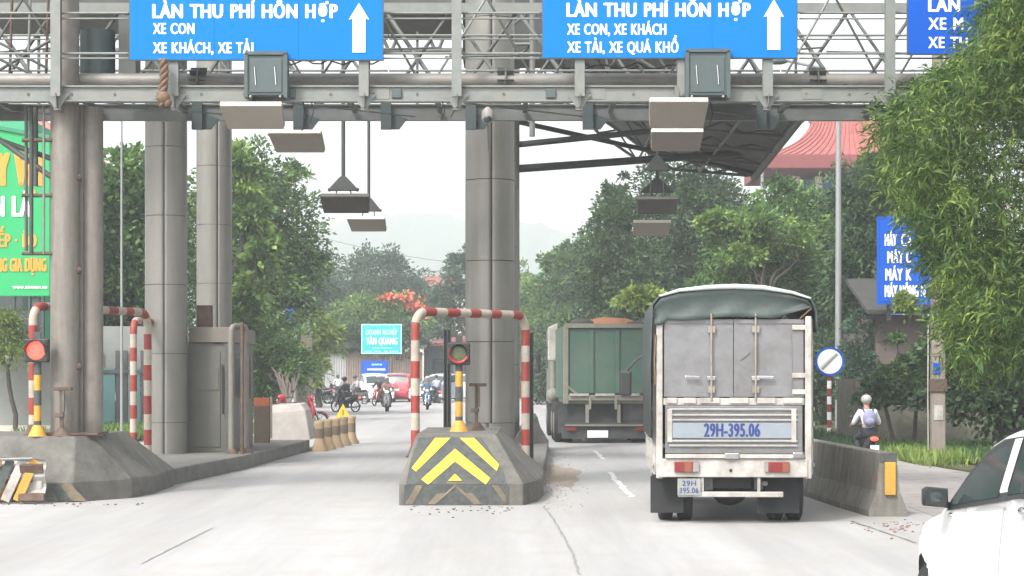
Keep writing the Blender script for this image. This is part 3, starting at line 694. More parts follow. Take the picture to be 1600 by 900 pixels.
P('collar', WHITED, r, lambda m: m.tube([(0, 0, .02), (0, 0, .1), (0, 0, .16)], [.095, .085, .03], 16)); P('mount', GALV, r, lambda m: m.bx(-.02, .02, .0, .2, .16, .19))
P('dome', WHITED, r, lambda m: m.ball((0, 0, 0), .095, 16, 10)); P('lens_window', GLASS, r, lambda m: m.ball((0, -.035, -.02), .07, 14, 8))
P('cable', GALVD, r, lambda m: m.tube([(0, .05, -.06), (.01, .06, -.5)], .008, 6))
ROPE = mat('rope', (.17, .11, .07), .95, 0, .3, 20, .6)
r = empty('rope_bundle', W(255, 130, 27.2), 'frayed brown rope bundle knotted over the gantry pipe by the left sign', 'rope')
def rope(m, ph):
    pts = []
    for i in range(26):
        t = i/25; z = .34-.66*t; a = t*14+ph; pts.append((.04*math.sin(a)+.015*math.sin(t*5), .04*math.cos(a), z))
    m.tube(pts, .03, 7)
for k in range(3): P('strand', ROPE, r, lambda m: rope(m, k*2.1))
P('knot', ROPE, r, lambda m: (m.ball((.0, -.02, -.2), .1, 10, 8, (1, .8, .9)), m.ball((.06, 0, -.27), .07, 8, 6)))

# ------------------------------------------------------------------ canopy with its clad columns
can = empty('toll_canopy', (0, 36, 0), 'dark toll canopy roof with steel lattice on tall clad round columns', 'canopy'); cy = 36.0
_panel = {}
def column(x, y, r, z0, z1, name='column', ph=0.0, hstep=1.31, off=0.):
    e = P(name, JOINT, can, lambda m: m.tube([(0, 0, z0), (0, 0, z1)], r-.02, 32), org=(0, 0, 0)); e.location = (x, y-cy, 0)
    z = z0+off-hstep if off else z0
    while z < z1-.01:
        a0, a1 = max(z, z0), min(z+hstep-.012, z1)
        for q in range(4):
            key = (r, round(a1-a0, 3), q)
            if key not in _panel:
                m = MB(); n = 12; g = .010/r; A = [q*math.pi/2+ph+g+(math.pi/2-2*g)*i/n for i in range(n+1)]; h = a1-a0
                o_ = [[Vector((rr_*math.cos(a), rr_*math.sin(a), zz)) for a in A] for rr_ in (r, r-.03) for zz in (0, h)]
                m.rings([o_[0]+o_[2][::-1], o_[1]+o_[3][::-1]]); 
                m.sm = [i < n for i in range(len(m.f))]
                _panel[key] = m.mesh('panel', PANEL)
            link('panel', _panel[key], e, (0, 0, a0))
        z += hstep
    return e
column(-6.61, 36.7, .40, .27, 9.6, ph=-math.pi/2+.08, off=.6)
column(-6.67, 43.0, .395, .27, 9.6, ph=-math.pi/2+.35, off=.9)
column(-.36, 31.25, .40, .27, 9.6, ph=-math.pi/2-.06, off=.75)
column(-.23, 43.0, .40, .27, 10.2, ph=-math.pi/2, off=.4)
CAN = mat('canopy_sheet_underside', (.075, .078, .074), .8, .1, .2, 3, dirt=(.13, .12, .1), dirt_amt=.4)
prof = [(-.95, 10.35), (1.3, 9.55), (2.4, 8.6), (3.6, 7.75), (6.0, 7.28)]
proff = [(-.95, 10.3), (1.3, 9.6), (2.4, 8.4), (3.6, 7.5), (6.35, 6.98)]
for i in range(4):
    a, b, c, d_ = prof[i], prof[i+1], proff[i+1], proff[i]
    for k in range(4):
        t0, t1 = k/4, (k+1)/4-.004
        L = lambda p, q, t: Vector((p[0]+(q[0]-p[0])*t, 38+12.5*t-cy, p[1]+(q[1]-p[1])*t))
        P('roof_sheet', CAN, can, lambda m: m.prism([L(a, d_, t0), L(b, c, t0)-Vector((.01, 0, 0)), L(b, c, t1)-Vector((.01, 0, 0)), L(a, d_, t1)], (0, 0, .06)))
def cb(name, a, b, r=.06, m_=DARKST): P(name, m_, can, lambda m: m.tube([Vector(a)-Vector((0, cy, 0)), Vector(b)-Vector((0, cy, 0))], r, 8))
cb('eave_pipe', (6.0, 38, 7.22), (6.38, 50.6, 6.92), .1, GALVD)
def pz(t, x):  # roof height under point
    P_ = [(p[0]+(q[0]-p[0])*t, p[1]+(q[1]-p[1])*t) for p, q in zip(prof, proff)]
    for (x0, z0), (x1, z1) in zip(P_[:-1], P_[1:]):
        if x <= x1: return z0+(z1-z0)*(x-x0)/(x1-x0)
    return P_[-1][1]
for y in np.arange(38.2, 50.6, 2.4):
    t = (y-38)/12.5; X = list(np.arange(.3, 6.2, .98))
    for i, (a, b) in enumerate(zip(X[:-1], X[1:])):
        dz = .75*(1-a/7); dz2 = .75*(1-b/7)
        cb('lower_chord', (a, y, pz(t, a)-dz), (b, y, pz(t, b)-dz2), .04, GALVD)
        cb('web', (a, y, pz(t, a)-dz), ((a+b)/2, y, pz(t, (a+b)/2)-.02), .026, GALVD if i % 2 else DARKST)
        cb('web', (b, y, pz(t, b)-dz2), ((a+b)/2, y, pz(t, (a+b)/2)-.02), .026, GALVD)
for x in (1.4, 3.3, 4.9):
    dz = .75*(1-x/7); cb('purlin', (x, 38, pz(0, x)-dz), (x, 50.5, pz(1, x)-dz), .035, GALVD)
cb('strut', (.1, 43, 6.36), (6.4, 48.0, 7.32), .09); cb('strut', (.1, 43, 6.9), (6.2, 45, 7.75), .07); cb('strut', (.1, 43, 7.42), (6.25, 50, 6.98), .06)
cb('strut', (4.3, 49.3, 7.45), (6.3, 50.5, 6.97), .05); cb('strut', (5.0, 50, 7.5), (6.33, 50.5, 7.05), .05)
cb('strut', (-.3, 43, 7.6), (3.5, 40, 7.9), .05)
# left half: fascia, cross beams and lattice seen above the lane
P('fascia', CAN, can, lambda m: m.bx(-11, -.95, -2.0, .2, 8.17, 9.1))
cb('cross_beam', (-10.5, 43, 9.0), (0, 43, 9.0), .07, GALVD); cb('cross_beam', (-10.5, 38, 8.6), (0, 38.4, 8.5), .05, GALVD)
for i in range(8):
    x = -8+i*1.05; cb('web', (x, 43.4, 9.0), (x+.5, 43.4, 10.2), .04, GALVD); cb('web', (x+1.05, 43.4, 9.0), (x+.5, 43.4, 10.2), .04, GALVD)
cb('cross_beam', (-9, 43.4, 10.2), (0, 43.4, 10.2), .06, GALVD)
for x in (-.42, -.05, .35):
    cb('lattice_post', (x, 33.2, 5.9), (x, 33.2, 9.5), .05, GALV if x != -.05 else GALVD)
for z in (6.3, 6.9, 7.5, 8.1):
    cb('lattice_bar', (-.42, 33.2, z), (.35, 33.2, z), .03, GALV); cb('lattice_bar', (-.42, 33.25, z), (.35, 33.25, z+.6), .025, GALVD)
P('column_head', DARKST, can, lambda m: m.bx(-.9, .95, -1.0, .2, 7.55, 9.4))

# ------------------------------------------------------------------ left island furniture
BOOTH = mat('booth_wall', (.125, .125, .107), .6, 0, .08, 2, dirt=(.07, .07, .055), dirt_amt=.4)
BOOTHL = mat('booth_lintel', (.18, .16, .135), .7, 0, .06, 3)
r = empty('toll_booth', (-6.25, 37.2, .27), 'olive grey metal toll booth squeezed between the two tall left columns', 'booth'); b_ = r
P('body', BOOTH, r, lambda m: m.bx(-.05, .80, 0, 3.2, 0, 2.12), .015)
P('lintel', BOOTHL, r, lambda m: m.bx(.0, .84, -.06, 3.26, 2.125, 2.42), .01)
P('door_panel', BOOTH, r, lambda m: m.bx(.02, .60, -.02, -.002, .1, 1.95), .006)
P('door_panel', BOOTH, r, lambda m: m.bx(.05, .57, -.034, -.022, 1.2, 1.62), .004)
P('side_post', GALVD, r, lambda m: m.bx(.70, .86, -.09, -.0, 0, 2.1), .008)
P('handle', DARKST, r, lambda m: m.tube([(.64, -.05, 1.7), (.655, -.06, .75), (.72, -.06, .72), (.73, -.05, 1.7)], .018, 8))
P('roof_box', RUST, r, lambda m: (m.bx(.12, .40, .1, .35, 2.425, 2.85), m.bx(.14, .38, .08, .095, 2.48, 2.8)))
P('window', GLASS, r, lambda m: m.bx(.802, .812, .4, 2.8, 1.0, 1.9))
r = empty('bent_pipe_guard', (-5.3, 36.4, .27), 'bent grey pipe frame with a rusty post right of the booth', 'pipe guard')
P('pipe', PIPEG, r, lambda m: m.tube([Vector((p.x-.02, p.y, p.z)) for p in bent((0, 0, 0), (.22, .4, 0), 2.42, .1)], .06, 10))
P('rusty_post', RUST, r, lambda m: m.tube([(.2, -.1, 0), (.2, -.1, 2.5)], .035, 8))
P('foot_plate', RUST, r, lambda m: m.tube([(0, 0, 0), (0, 0, .1)], [.13, .07], 8)); P('foot_plate', RUST, r, lambda m: m.tube([(.22, .4, 0), (.22, .4, .1)], [.13, .07], 8))
s70 = 70.0
r = empty('orange_board', W(409, 699, 41.8)*1, 'upright brown board box with orange top edge on the left island', 'board box'); r.location.z = .27
P('board', BROWN, r, lambda m: m.bx(-.17, .17, 0, .12, 0, .80), .008); P('orange_top', ORG, r, lambda m: m.bx(-.172, .172, -.002, .122, .803, .98), .008)
P('back_edge', CREAM, r, lambda m: m.bx(.175, .21, .02, .16, .1, 1.0), .004)
r = empty('concrete_block', (-5.15, 43.6, .27), 'pale sloped concrete block at the far end of the left island', 'concrete block')
P('body', CONCL, r, lambda m: m.rings([[Vector(p) for p in ((-.55, 0, 0), (.58, 0, 0), (.55, 1.6, 0), (-.5, 1.6, 0))], [Vector(p) for p in ((-.5, .05, .6), (.46, .05, .66), (.42, 1.5, .68), (-.4, 1.5, .62))], [Vector(p) for p in ((-.32, .12, .78), (.36, .1, .80), (.32, 1.4, .82), (-.28, 1.4, .8))]], smooth=False), .04)
# tan plastic bollards in a row
BOLL = mat('bollard_tan', (.36, .26, .155), .8, 0, .12, 6, dirt=(.2, .15, .11), dirt_amt=.5); BOLB = mat('bollard_band', (.16, .115, .085), .8, 0, .15, 6)
bl = empty('lane_bollard', (0, 0, 0), 'x', 'bollard', 'tan bollards in a row past the left island')
P('foot', BOLL, bl, lambda m: m.tube([(0, 0, 0), (0, 0, .06), (0, 0, .16), (0, 0, .30)], [.2, .19, .13, .105], 14))
P('band', BOLB, bl, lambda m: m.tube([(0, 0, .30), (0, 0, .52)], [.107, .107], 14))
P('head', BOLL, bl, lambda m: m.tube([(0, 0, .52), (0, 0, .62), (0, 0, .68), (0, 0, .71)], [.105, .105, .12, .06], 14))
bpos = [(499, 705.5), (512, 702.5), (525, 699.5), (537, 696.5), (549, 693.5)]
blab = ['nearest tan bollard, next to the pale concrete block', 'second tan bollard counting from the concrete block', 'middle tan bollard of five, below the small yellow triangle', 'fourth tan bollard counting from the concrete block', 'last tan bollard, farthest out in the lane']
for i, (x, y) in enumerate(bpos):
    o = bl if i == 0 else copy_tree(bl); o.location = GP(x, y); o['label'] = blab[i]
p = GP(525, 692); r = empty('warning_triangle', (p.x+.1, p.y+.9, 0), 'small yellow warning triangle on a thin stand behind the bollards', 'warning sign')
P('plate', YELC, r, lambda m: m.prism([(-.2, 0, .60), (.2, 0, .60), (0, 0, .98)], (0, .02, 0)), .01); P('stand', GALVD, r, lambda m: m.tube([(0, .03, 0), (0, .03, .7)], .02, 6))
P('mark', ORG, r, lambda m: m.prism([(-.02, -.004, .68), (.02, -.004, .68), (.02, -.004, .82), (-.02, -.004, .82)], (0, .003, 0)))

# ------------------------------------------------------------------ right concrete barrier
seg = [(4.80, 24.5, 4.685, 25.92), (4.68, 25.96, 4.57, 28.4), (4.565, 28.44, 4.46, 31.0), (4.455, 31.04, 4.36, 33.6), (4.355, 33.64, 4.28, 36.4)]
slab_ = ['end piece of the right concrete barrier with yellow reflector and red marks', 'second stained barrier piece, right after the reflector end piece', 'third barrier piece from the reflector end, beside the white truck tailgate', 'fourth barrier piece from the reflector end, behind the truck body', 'last barrier piece, farthest along past the truck']
for i, (xa, ya, xb, yb) in enumerate(seg):
    r = empty('concrete_barrier', (xa, ya, 0), slab_[i], 'barrier', 'concrete barriers along the right lane')
    P('body', CONCS, r, lambda m: jersey(m, 0, 0, yb-ya, .82, .245, .15, .10, 0, xb-xa), .015)
    if i == 0:
        P('top_edge_mark', BLKP, r, lambda m: m.bx(-.11, .11, -.012, -.002, .70, .815))
        P('yellow_reflector', YEL, r, lambda m: m.bx(-.05, .09, -.05, -.004, .28, .70), .008)
        for z in (.36, .50): P('red_mark', mat('red_mark', (.3, .08, .06), .9, 0, .3, 10), r, lambda m: m.prism([(-.150+.1*(z-.33), .03, z), (-.150+.1*(z-.33), .22, z), (-.143+.1*(z-.33), .22, z+.07), (-.143+.1*(z-.33), .03, z+.07)], (-.006, 0, 0)))

# ------------------------------------------------------------------ poles, round sign
POLE = mat('pole_white', (.24, .25, .25), .5, .2, .08, 3)
def pole(label, xpx, ybase, ytop, d, wpx, m_=POLE, arm=None, cat='pole', name='street_lamp', grp=None):
    s = F/d; x = (xpx-800)/s; z1 = H+(HOR-ytop)/s; r = empty(name, (x, d, 0), label, cat, grp)
    P('shaft', m_, r, lambda m: m.tube([(0, 0, 0), (0, 0, z1/2), (0, 0, z1)], [wpx/s*.62, wpx/s*.52, wpx/s*.42], 12))
    if arm: P('arm', m_, r, lambda m: m.tube([(0, 0, z1), (arm*.4, 0, z1+.5), (arm, 0, z1+.7)], .05, 8)); P('lamp_head', GREYG, r, lambda m: m.ball((arm*1.2, 0, z1+.68), .3, 10, 6, (1.2, .6, .35)))
    return r
pole('tall tapered white lamp pole behind the round sign on the right', 1310, 680, 130, 60, 9, arm=-1.6, grp='white lamp poles')
pole('thin white pole rising through the tree left of the roofed building', 1122, 600, 240, 92, 6.5, name='pole', grp='thin far poles')
pole('thin white pole right of the other, under the canopy edge', 1191, 600, 250, 96, 6, name='pole', grp='thin far poles')
pole('slim pale pole between the left gantry leg and the front column', 190, 690, 120, 48, 3.6, name='pole')
pole('far pale pole before the palm, the left of two', 462, 640, 484, 88, 5.5, name='pole', grp='far pair of pale poles')
pole('far pale pole before the palm, the right of two', 482, 640, 476, 90, 5, name='pole', grp='far pair of pale poles')
r = empty('round_sign', ((1296-800)/55.6, 54, 0), 'round white sign with blue rim and grey slash on a red and white post', 'road sign'); s = 55.6
zc = H+(HOR-565)/s
def rp(m):
    n = 9; h = (zc-.1)/n
    for i in range(n): m.mi = i % 2; m.tube([(0, 0, i*h), (0, 0, (i+1)*h)], .062, 10, cap=False)
P('post', [WHITE, RED], r, rp)
P('rim', BLUE2, r, lambda m: m.tube([(0, -.09, zc), (0, -.07, zc)], .41, 32)); P('face', WHITE, r, lambda m: m.tube([(0, -.1, zc), (0, -.092, zc)], .345, 32))
SLG = mat('slash_grey', (.25, .27, .24), .7)
P('slash', SLG, r, lambda m: m.box((0, -.106, zc), (.07, .006, .62), Matrix.Rotation(R(45), 3, 'Y')))
P('slash', mat('slash_pale', (.5, .55, .42), .7), r, lambda m: m.box((-.05, -.106, zc+.04), (.02, .006, .58), Matrix.Rotation(R(45), 3, 'Y')))
r = empty('utility_pole', ((1465-800)/77.3, 38.8, 0), 'weathered concrete utility pole with a dark strap, rising into the bamboo', 'pole')
UP = mat('utility_concrete', (.24, .205, .175), .9, 0, .12, 5, .3, dirt=(.12, .1, .08), dirt_amt=.5, streak=True)
P('shaft', UP, r, lambda m: m.rings([[Vector((a*w, b*w*.8, z)) for a, b in ((-1, -1), (1, -1), (1, 1), (-1, 1))] for z, w in ((0, .14), (4, .125), (8.5, .1))], smooth=False), .02)
P('strap', mat('strap_dark', (.09, .06, .045), .9), r, lambda m: m.bx(-.165, .165, -.145, .145, 1.42, 1.68), .01)
P('poster', WHITED, r, lambda m: m.bx(-.10, .08, -.125, -.116, .85, 1.15))
P('sticker', BLUE2, r, lambda m: (m.bx(-.12, .02, -.128, -.118, 1.78, 2.0)))
P('cable', WHITED, r, lambda m: m.tube([(-.2, -.05, 0), (-.21, -.05, 1.4), (-.2, -.05, 3)], .014, 6))
# overhead wires
def wire(label, a, b, sag, rad=.02):
    a, b = Vector(a), Vector(b); r = empty('overhead_wire', a, label, 'wire', 'thin overhead wires')
    P('strand', DARKST, r, lambda m: m.tube([(b-a)*t-Vector((0, 0, sag*4*t*(1-t))) for t in [i/16 for i in range(17)]], rad, 5))
wire('upper thin wire crossing the far sky left of the middle column', W(462, 360, 110), W(735, 412, 130), .3, .012)
wire('lower thin wire crossing the far sky left of the middle column', W(430, 372, 110), W(740, 420, 135), .8, .02)
wire('wire under the red roofed building at the right', W(1120, 262, 92), W(1420, 285, 96), .4, .015)

# ------------------------------------------------------------------ cars
def lerp_tab(tab, t):
    if t <= tab[0][0]: return tab[0][1]
    for (a, x), (b, y) in zip(tab[:-1], tab[1:]):
        if t <= b: return x+(y-x)*(t-a)/(b-a)
    return tab[-1][1]
def make_car(name, label, loc, rz, paint, near=False, group=None, face='front', plate=None, lit=False):
    root = empty(name, loc, label, 'car', group, rz)
    top = [(-1.86, .62), (-1.84, .80), (-1.78, 1.06), (-1.62, 1.40), (-1.5, 1.49), (-1.25, 1.55), (-1.0, 1.575), (-.55, 1.54), (-.25, 1.47), (.12, 1.31), (.42, 1.12), (.66, 1.0), (.85, .965), (1.2, .90), (1.45, .82), (1.65, .73), (1.8, .62), (1.86, .55), (1.9, .46)]
    belt = [(-1.8, 1.2), (-1.3, 1.2), (.3, 1.02), (.9, .95), (1.9, .8)]
    ztop = lambda y: lerp_tab(top, y); zb = lambda y: lerp_tab(belt, y)
    NY, NZ = (84, 20) if near else (50, 13); ys = [-1.86+3.76*i/(NY-1) for i in range(NY)]; Wd = .80
    def xs(y, z):
        w = Wd
        if y > 1.0: w -= .20*((y-1.0)/.9)**2.2
        if y < -1.3: w -= .08*((-1.3-y)/.55)**2
        b = zb(y)
        if z < b: w *= 1-.045*((z-.62)/.5)**2
        else: w = w*.993-.30*(z-b)
        r = .075; q = (z-(ztop(y)-r))/r
        if q > 0: w -= r*(1-math.sqrt(max(0, 1-min(1, q)**2)))
        if z < .62 and z > .60: w += .004
        return max(w, .1)
    wheels = (1.2, -1.2); wr_ = .35
    def side(m, sg):
        V = {}; pts = []
        for i, y in enumerate(ys):
            zt = ztop(y)
            for j in range(NZ):
                t = j/(NZ-1); z = .24+(zt-.24)*(1-(1-t)**1.25); pts.append([y, z])
        cell = []; idx = lambda i, j: i*NZ+j
        inside = lambda y, z: any((y-c)**2+(z-.31)**2 < wr_**2 for c in wheels)
        for i in range(NY-1):
            for j in range(NZ-1):
                q = [idx(i, j), idx(i+1, j), idx(i+1, j+1), idx(i, j+1)]
                cy_ = sum(pts[k][0] for k in q)/4; cz_ = sum(pts[k][1] for k in q)/4
                if not inside(cy_, cz_): cell.append(q)
        used = set(k for q in cell for k in q)
        for k in used:
            y, z = pts[k]
            for c in wheels:
                dy, dz = y-c, z-.31; d_ = math.hypot(dy, dz)
                if d_ < wr_+.045 and (inside(y, z) or d_ < wr_+.02) and d_ > .01:
                    y, z = c+dy/d_*wr_, .31+dz/d_*wr_
            pts[k] = [y, z]
        m.add([(sg*xs(y, z), y, z) for y, z in pts], [q if sg > 0 else q[::-1] for q in cell], True)
        return pts
    def body(m):
        for sg in (-1, 1): side(m, sg)
        n = 8; vs = []
        for y in ys:
            z = ztop(y); x = xs(y, z)
            for k in range(n+1):
                u = -1+2*k/n; vs.append((x*u, y, z+.03*(1-u*u)))
        m.add(vs, [(i*(n+1)+k, i*(n+1)+k+1, (i+1)*(n+1)+k+1, (i+1)*(n+1)+k) for i in range(NY-1) for k in range(n)], True)
        for y in (ys[0], ys[-1]):
            q = [(.24+(ztop(y)-.24)*j/6) for j in range(7)]
            m.add([(xs(y, z), y, z) for z in q]+[(-xs(y, z), y, z) for z in q[::-1]], [tuple(range(14))])
    P('body', paint, root, body)
    P('underbody', BLK, root, lambda m: (m.bx(-.6, .6, -1.6, 1.6, .2, .5), m.bx(-.74, -.5, -1.7, -.8, .18, .7), m.bx(.5, .74, -1.7, -.8, .18, .7), m.bx(-.64, -.5, .8, 1.6, .18, .7), m.bx(.5, .64, .8, 1.6, .18, .7)))
    def patch(m, sg, y0, y1, zl, zu, off, n=10, nz=5):
        vs = []
        for i in range(n+1):
            y = y0+(y1-y0)*i/n; a, b = zl(y), max(zu(y), zl(y)+.004)
            for j in range(nz+1):
                z = a+(b-a)*j/nz; vs.append((sg*(xs(y, z)+off), y, z))
        m.add(vs, [(i*(nz+1)+j, (i+1)*(nz+1)+j, (i+1)*(nz+1)+j+1, i*(nz+1)+j+1) for i in range(n) for j in range(nz)], True)
    for sg in (-1, 1):
        P('window_trim', BLK, root, lambda m: patch(m, sg, -1.5, .42, lambda y: zb(y)-.0, lambda y: ztop(y)-.05, .003, 24))
        P('window', GLASS, root, lambda m: patch(m, sg, -.82, .32, lambda y: zb(y)+.03, lambda y: ztop(y)-.1, .007, 16))
        P('window', GLASS, root, lambda m: patch(m, sg, -1.42, -1.02, lambda y: zb(y)+.03, lambda y: ztop(y)-.1, .007))
        if near: P('pillar', paint, root, lambda m: patch(m, sg, -1.0, -.83, lambda y: zb(y)-.01, lambda y: ztop(y)-.06, .009))
        d1 = P('door', paint, root, lambda m: patch(m, sg, -.86, .50, lambda y: .32, lambda y: zb(y)-.01, .004, 24, 14))
        d2 = P('door', paint, root, lambda m: patch(m, sg, -1.0+.1, -.88, lambda y: .6, lambda y: zb(y)-.01, .004))
        if near:
            P('handle', CHROME, d1, lambda m: m.ball((sg*(xs(-1.3, 1.13)+.02), -1.3, 1.13), .03, 10, 6, (.6, 2.6, .8)))
            P('side_repeater', CHROME, root, lambda m: m.ball((sg*(xs(.36, .985)+.008), .36, .985), .02, 8, 6, (.6, 2, .8)))
        mr = P('mirror', BLK if near else paint, root, lambda m: (m.rings([[Vector((sg*(.895+a*w), y, 1.10+b*h+.0)) for a, b in ((-1, -1), (1, -.8), (1, .75), (.7, 1), (-1, .8))] for y, w, h in ((.28, .066, .056), (.30, .078, .066), (.38, .07, .058), (.44, .04, .035))]), m.bar((sg*.78, .38, 1.04), (sg*.9, .36, 1.07), .05, .04)))
        P('mirror_glass', GLASS, mr, lambda m: m.ball((sg*.895, .284, 1.10), .058, 12, 6, (1, .1, .8)))
        for yw in wheels:
            w_ = P('wheel', RUB, root, lambda m: m.tube([(sg*.60, yw, .3), (sg*.63, yw, .3), (sg*.75, yw, .3), (sg*.775, yw, .3)], [.27, .30, .30, .27], 28))
            def rim(m):
                m.tube([(sg*.72, yw, .3), (sg*.772, yw, .3)], .075, 12)
                for k in range(6 if near else 5):
                    a = k*2*math.pi/(6 if near else 5); m.bar((sg*.765, yw+.05*math.cos(a), .3+.05*math.sin(a)), (sg*.772, yw+.2*math.cos(a), .3+.2*math.sin(a)), .05, .02)
                for k in range(20):
                    a = k*math.pi/10; b = a+math.pi/10; m.bar((sg*.77, yw+.2*math.cos(a), .3+.2*math.sin(a)), (sg*.77, yw+.2*math.cos(b), .3+.2*math.sin(b)), .025, .03)
            P('rim', CHROME if near else ALU, w_, rim)
    # screens on the sloping top surface
    def screen(m, y0, y1, ins=.08):
        vs = []; n, k = 8, 8
        for i in range(n+1):
            y = y0+(y1-y0)*i/n; z = ztop(y); x = xs(y, z)-ins
            for j in range(k+1):
                u = -1+2*j/k; vs.append((x*u, y, z+.03*(1-u*u)+.012))
        m.add(vs, [(i*(k+1)+j, i*(k+1)+j+1, (i+1)*(k+1)+j+1, (i+1)*(k+1)+j) for i in range(n) for j in range(k)], True)
    P('windscreen', GLASS, root, lambda m: screen(m, -.12, .62, .03)); P('rear_window', GLASS, root, lambda m: screen(m, -1.74, -1.52))
    for sg in (-1, 1):
        P('headlight', WHITE, root, lambda m: m.ball((sg*.52, 1.74, .70), .13, 12, 8, (1.2, .9, .6)))
        P('tail_light', TLRED if not lit else LAMP_R, root, lambda m: m.ball((sg*.62, -1.80, .95), .1, 10, 8, (.9, .6, 1.3)))
    P('grille', BLK, root, lambda m: m.bx(-.42, .42, 1.86, 1.915, .34, .5)); P('bumper', paint, root, lambda m: m.bx(-.62, .62, -1.93, -1.87, .3, .58), .03)
    P('number_plate', WHITE, root, lambda m: (m.bx(-.2, .2, 1.918, 1.925, .4, .5), m.bx(-.2, .2, -1.945, -1.935, .62, .74)))
    return root
make_car('parked_car', 'white hatchback cut by the right edge, black mirror and dark side window', (3.52, 11.6, 0), 0, CARW, near=True)
s = 28.0
g_ = 'cars queuing at the far junction'
make_car('parked_car', 'small white car facing us beside the red car at the far junction', (-7.55, 107, 0), math.pi+.25, CARW, group=g_)
make_car('parked_car', 'red car with glowing tail lamps at the far junction', (-6.25, 109, 0), -.12, CARR, group=g_, lit=True)
make_car('parked_car', 'silver car showing right of the left leg of the centre pipe arch', (-4.2, 106, 0), math.pi-.5, CARS, group=g_)
make_car('parked_car', 'pale car half hidden behind the signal post in the distance', (-3.0, 110, 0), 1.2, CARW, group=g_)

# ------------------------------------------------------------------ white canvas-topped truck
tr = empty('cargo_truck', (2.69, 23.3, 0), 'small white cargo truck seen from behind, tarpaulin top, tailgate reading 29H-395.06', 'truck', rz=-.042)
T = lambda n, m_, fn, bev=0, par=None: P(n, m_, par or tr, fn, bev)
tx = lambda p: (p-1147)/129.0
tz = lambda p: H-(p-575)/129.0
LEN = 3.3
def door(x0, x1):
    def f(m):
        m.bx(x0, x1, 0, .03, 1.55, 2.49)
        # shallow dents: extra pressed bands
    d_ = T('rear_door', ALU, f, .006)
    P('door_frame', ALU, d_, lambda m: (m.bx(x0, x1, -.012, -.001, 2.44, 2.49), m.bx(x0, x1, -.012, -.001, 1.55, 1.59)))
    return d_
da = door(tx(1038), tx(1147)-.003); db = door(tx(1147)+.003, tx(1256)); T('bulkhead', GALVD, lambda m: m.bx(-.90, .90, LEN-.05, LEN, .85, 2.6)); T('door_backing', BLK, lambda m: m.bx(-.12, .12, .034, .05, .86, 2.5))
for xp, dd in ((1112, da), (1181, db)):
    x = tx(xp)
    P('lock_rod', mat('lock_rod', (.25, .22, .18), .6, .3, .2, 8), dd, lambda m: (m.tube([(x, -.045, 1.5), (x, -.045, 2.56)], .014, 8), m.bx(x-.045, x+.045, -.05, -.013, 2.33, 2.41), m.bx(x-.04, x+.04, -.05, -.013, 1.60, 1.68)))
    P('latch', CHROME, dd, lambda m: (m.bar((x-.32 if xp == 1112 else x+.02, -.055, 1.79), (x-.14 if xp == 1112 else x+.22, -.055, 1.785), .03, .035), m.bx(x-.05, x+.05, -.05, -.013, 1.75, 1.80)), .006)
P('hinge', WHITED, db, lambda m: [m.bx(tx(1238), tx(1262), -.03, -.001, z, z+.06) for z in (2.36, 1.78, 1.58)], .008)
for a, b, c, d in ((1158, 562, 1172, 550), (1150, 600, 1158, 618), (1236, 520, 1238, 610)): P('crease', ALU, db, lambda m: m.bar((tx(a), -.004, tz(b)), (tx(c), -.004, tz(d)), .02, .012))
for xa, xb, z1 in ((1026, 1036, 505), (1258, 1268, 494)):
    T('corner_post', WHITED, lambda m: m.bx(tx(xa), tx(xb), -.03, .06, .56, tz(z1)), .01)
T('gate_top_rail', WHITED, lambda m: (m.bx(tx(1037), tx(1257), -.02, .03, 1.45, 1.535), [m.bx(tx(a), tx(b), -.045, -.022, 1.47, 1.54) for a, b in ((1042, 1058), (1068, 1088), (1094, 1125), (1140, 1170), (1182, 1212), (1224, 1254))]), .006)
RIBM = mat('rib_grey', (.30, .295, .285), .5, .2, .12, 4, dirt=(.12, .1, .08), dirt_amt=.6, dirt_scale=3)
tg = T('tailgate', ALU, lambda m: m.bx(tx(1040), tx(1254), -.03, .0, .86, 1.445), .008)
for za in (1.385, 1.315, 1.255, 1.0, .945): P('rib', RIBM, tg, lambda m: m.bx(tx(1046), tx(1246), -.055, -.031, za, za+.028), .008)
P('number_panel', mat('pale_blue_panel', (.21, .245, .28), .5, 0, .08, 4, dirt=(.17, .165, .155), dirt_amt=.3), tg, lambda m: m.bx(tx(1046), tx(1245), -.045, -.031, 1.05, 1.235), .004)
NAVY = mat('navy_letter', (.015, .035, .16), .5)
letters('29H-395.06', tg, tx(1100), tz(682), -.05, .155, 88/129, NAVY, 'lettering', .035)
for xp in (1047, 1240): P('gate_hinge', WHITED, tg, lambda m: m.bx(tx(xp)-.03, tx(xp)+.03, -.06, -.031, 1.0, 1.4), .006)
T('rear_beam', WHITED, lambda m: m.bx(tx(1030), tx(1262), -.05, .12, .575, .80), .012)
T('rear_ledge', WHITED, lambda m: m.bx(tx(1040), tx(1256), -.08, .0, .805, .855), .008)
T('gate_latch', CHROME, lambda m: (m.bx(tx(1133), tx(1155), -.1, -.06, .80, .87), m.bx(tx(1238), tx(1254), -.1, -.06, .82, .88)), .008)
for xa, xb, cl in ((1054, 1092, 1), (1194, 1233, 0)):
    t_ = T('tail_light', TLRED, lambda m: m.bx(tx(xa), tx(xb), -.085, -.052, .64, .765), .008)
    P('lens_segment', mat('lens_clear', (.22, .21, .2), .3), t_, lambda m: m.bx(tx(1083 if cl else 1194)+.0, tx(1092 if cl else 1200), -.092, -.0855, .645, .76))
    P('lens_segment', mat('lens_amber', (.2, .06, .035), .3), t_, lambda m: m.bx(tx(1070 if cl else 1222), tx(1081 if cl else 1232), -.092, -.0855, .645, .76))
T('bolt_hole', BLK, lambda m: m.tube([(tx(1142), -.06, .66), (tx(1142), -.045, .66)], .02, 10))
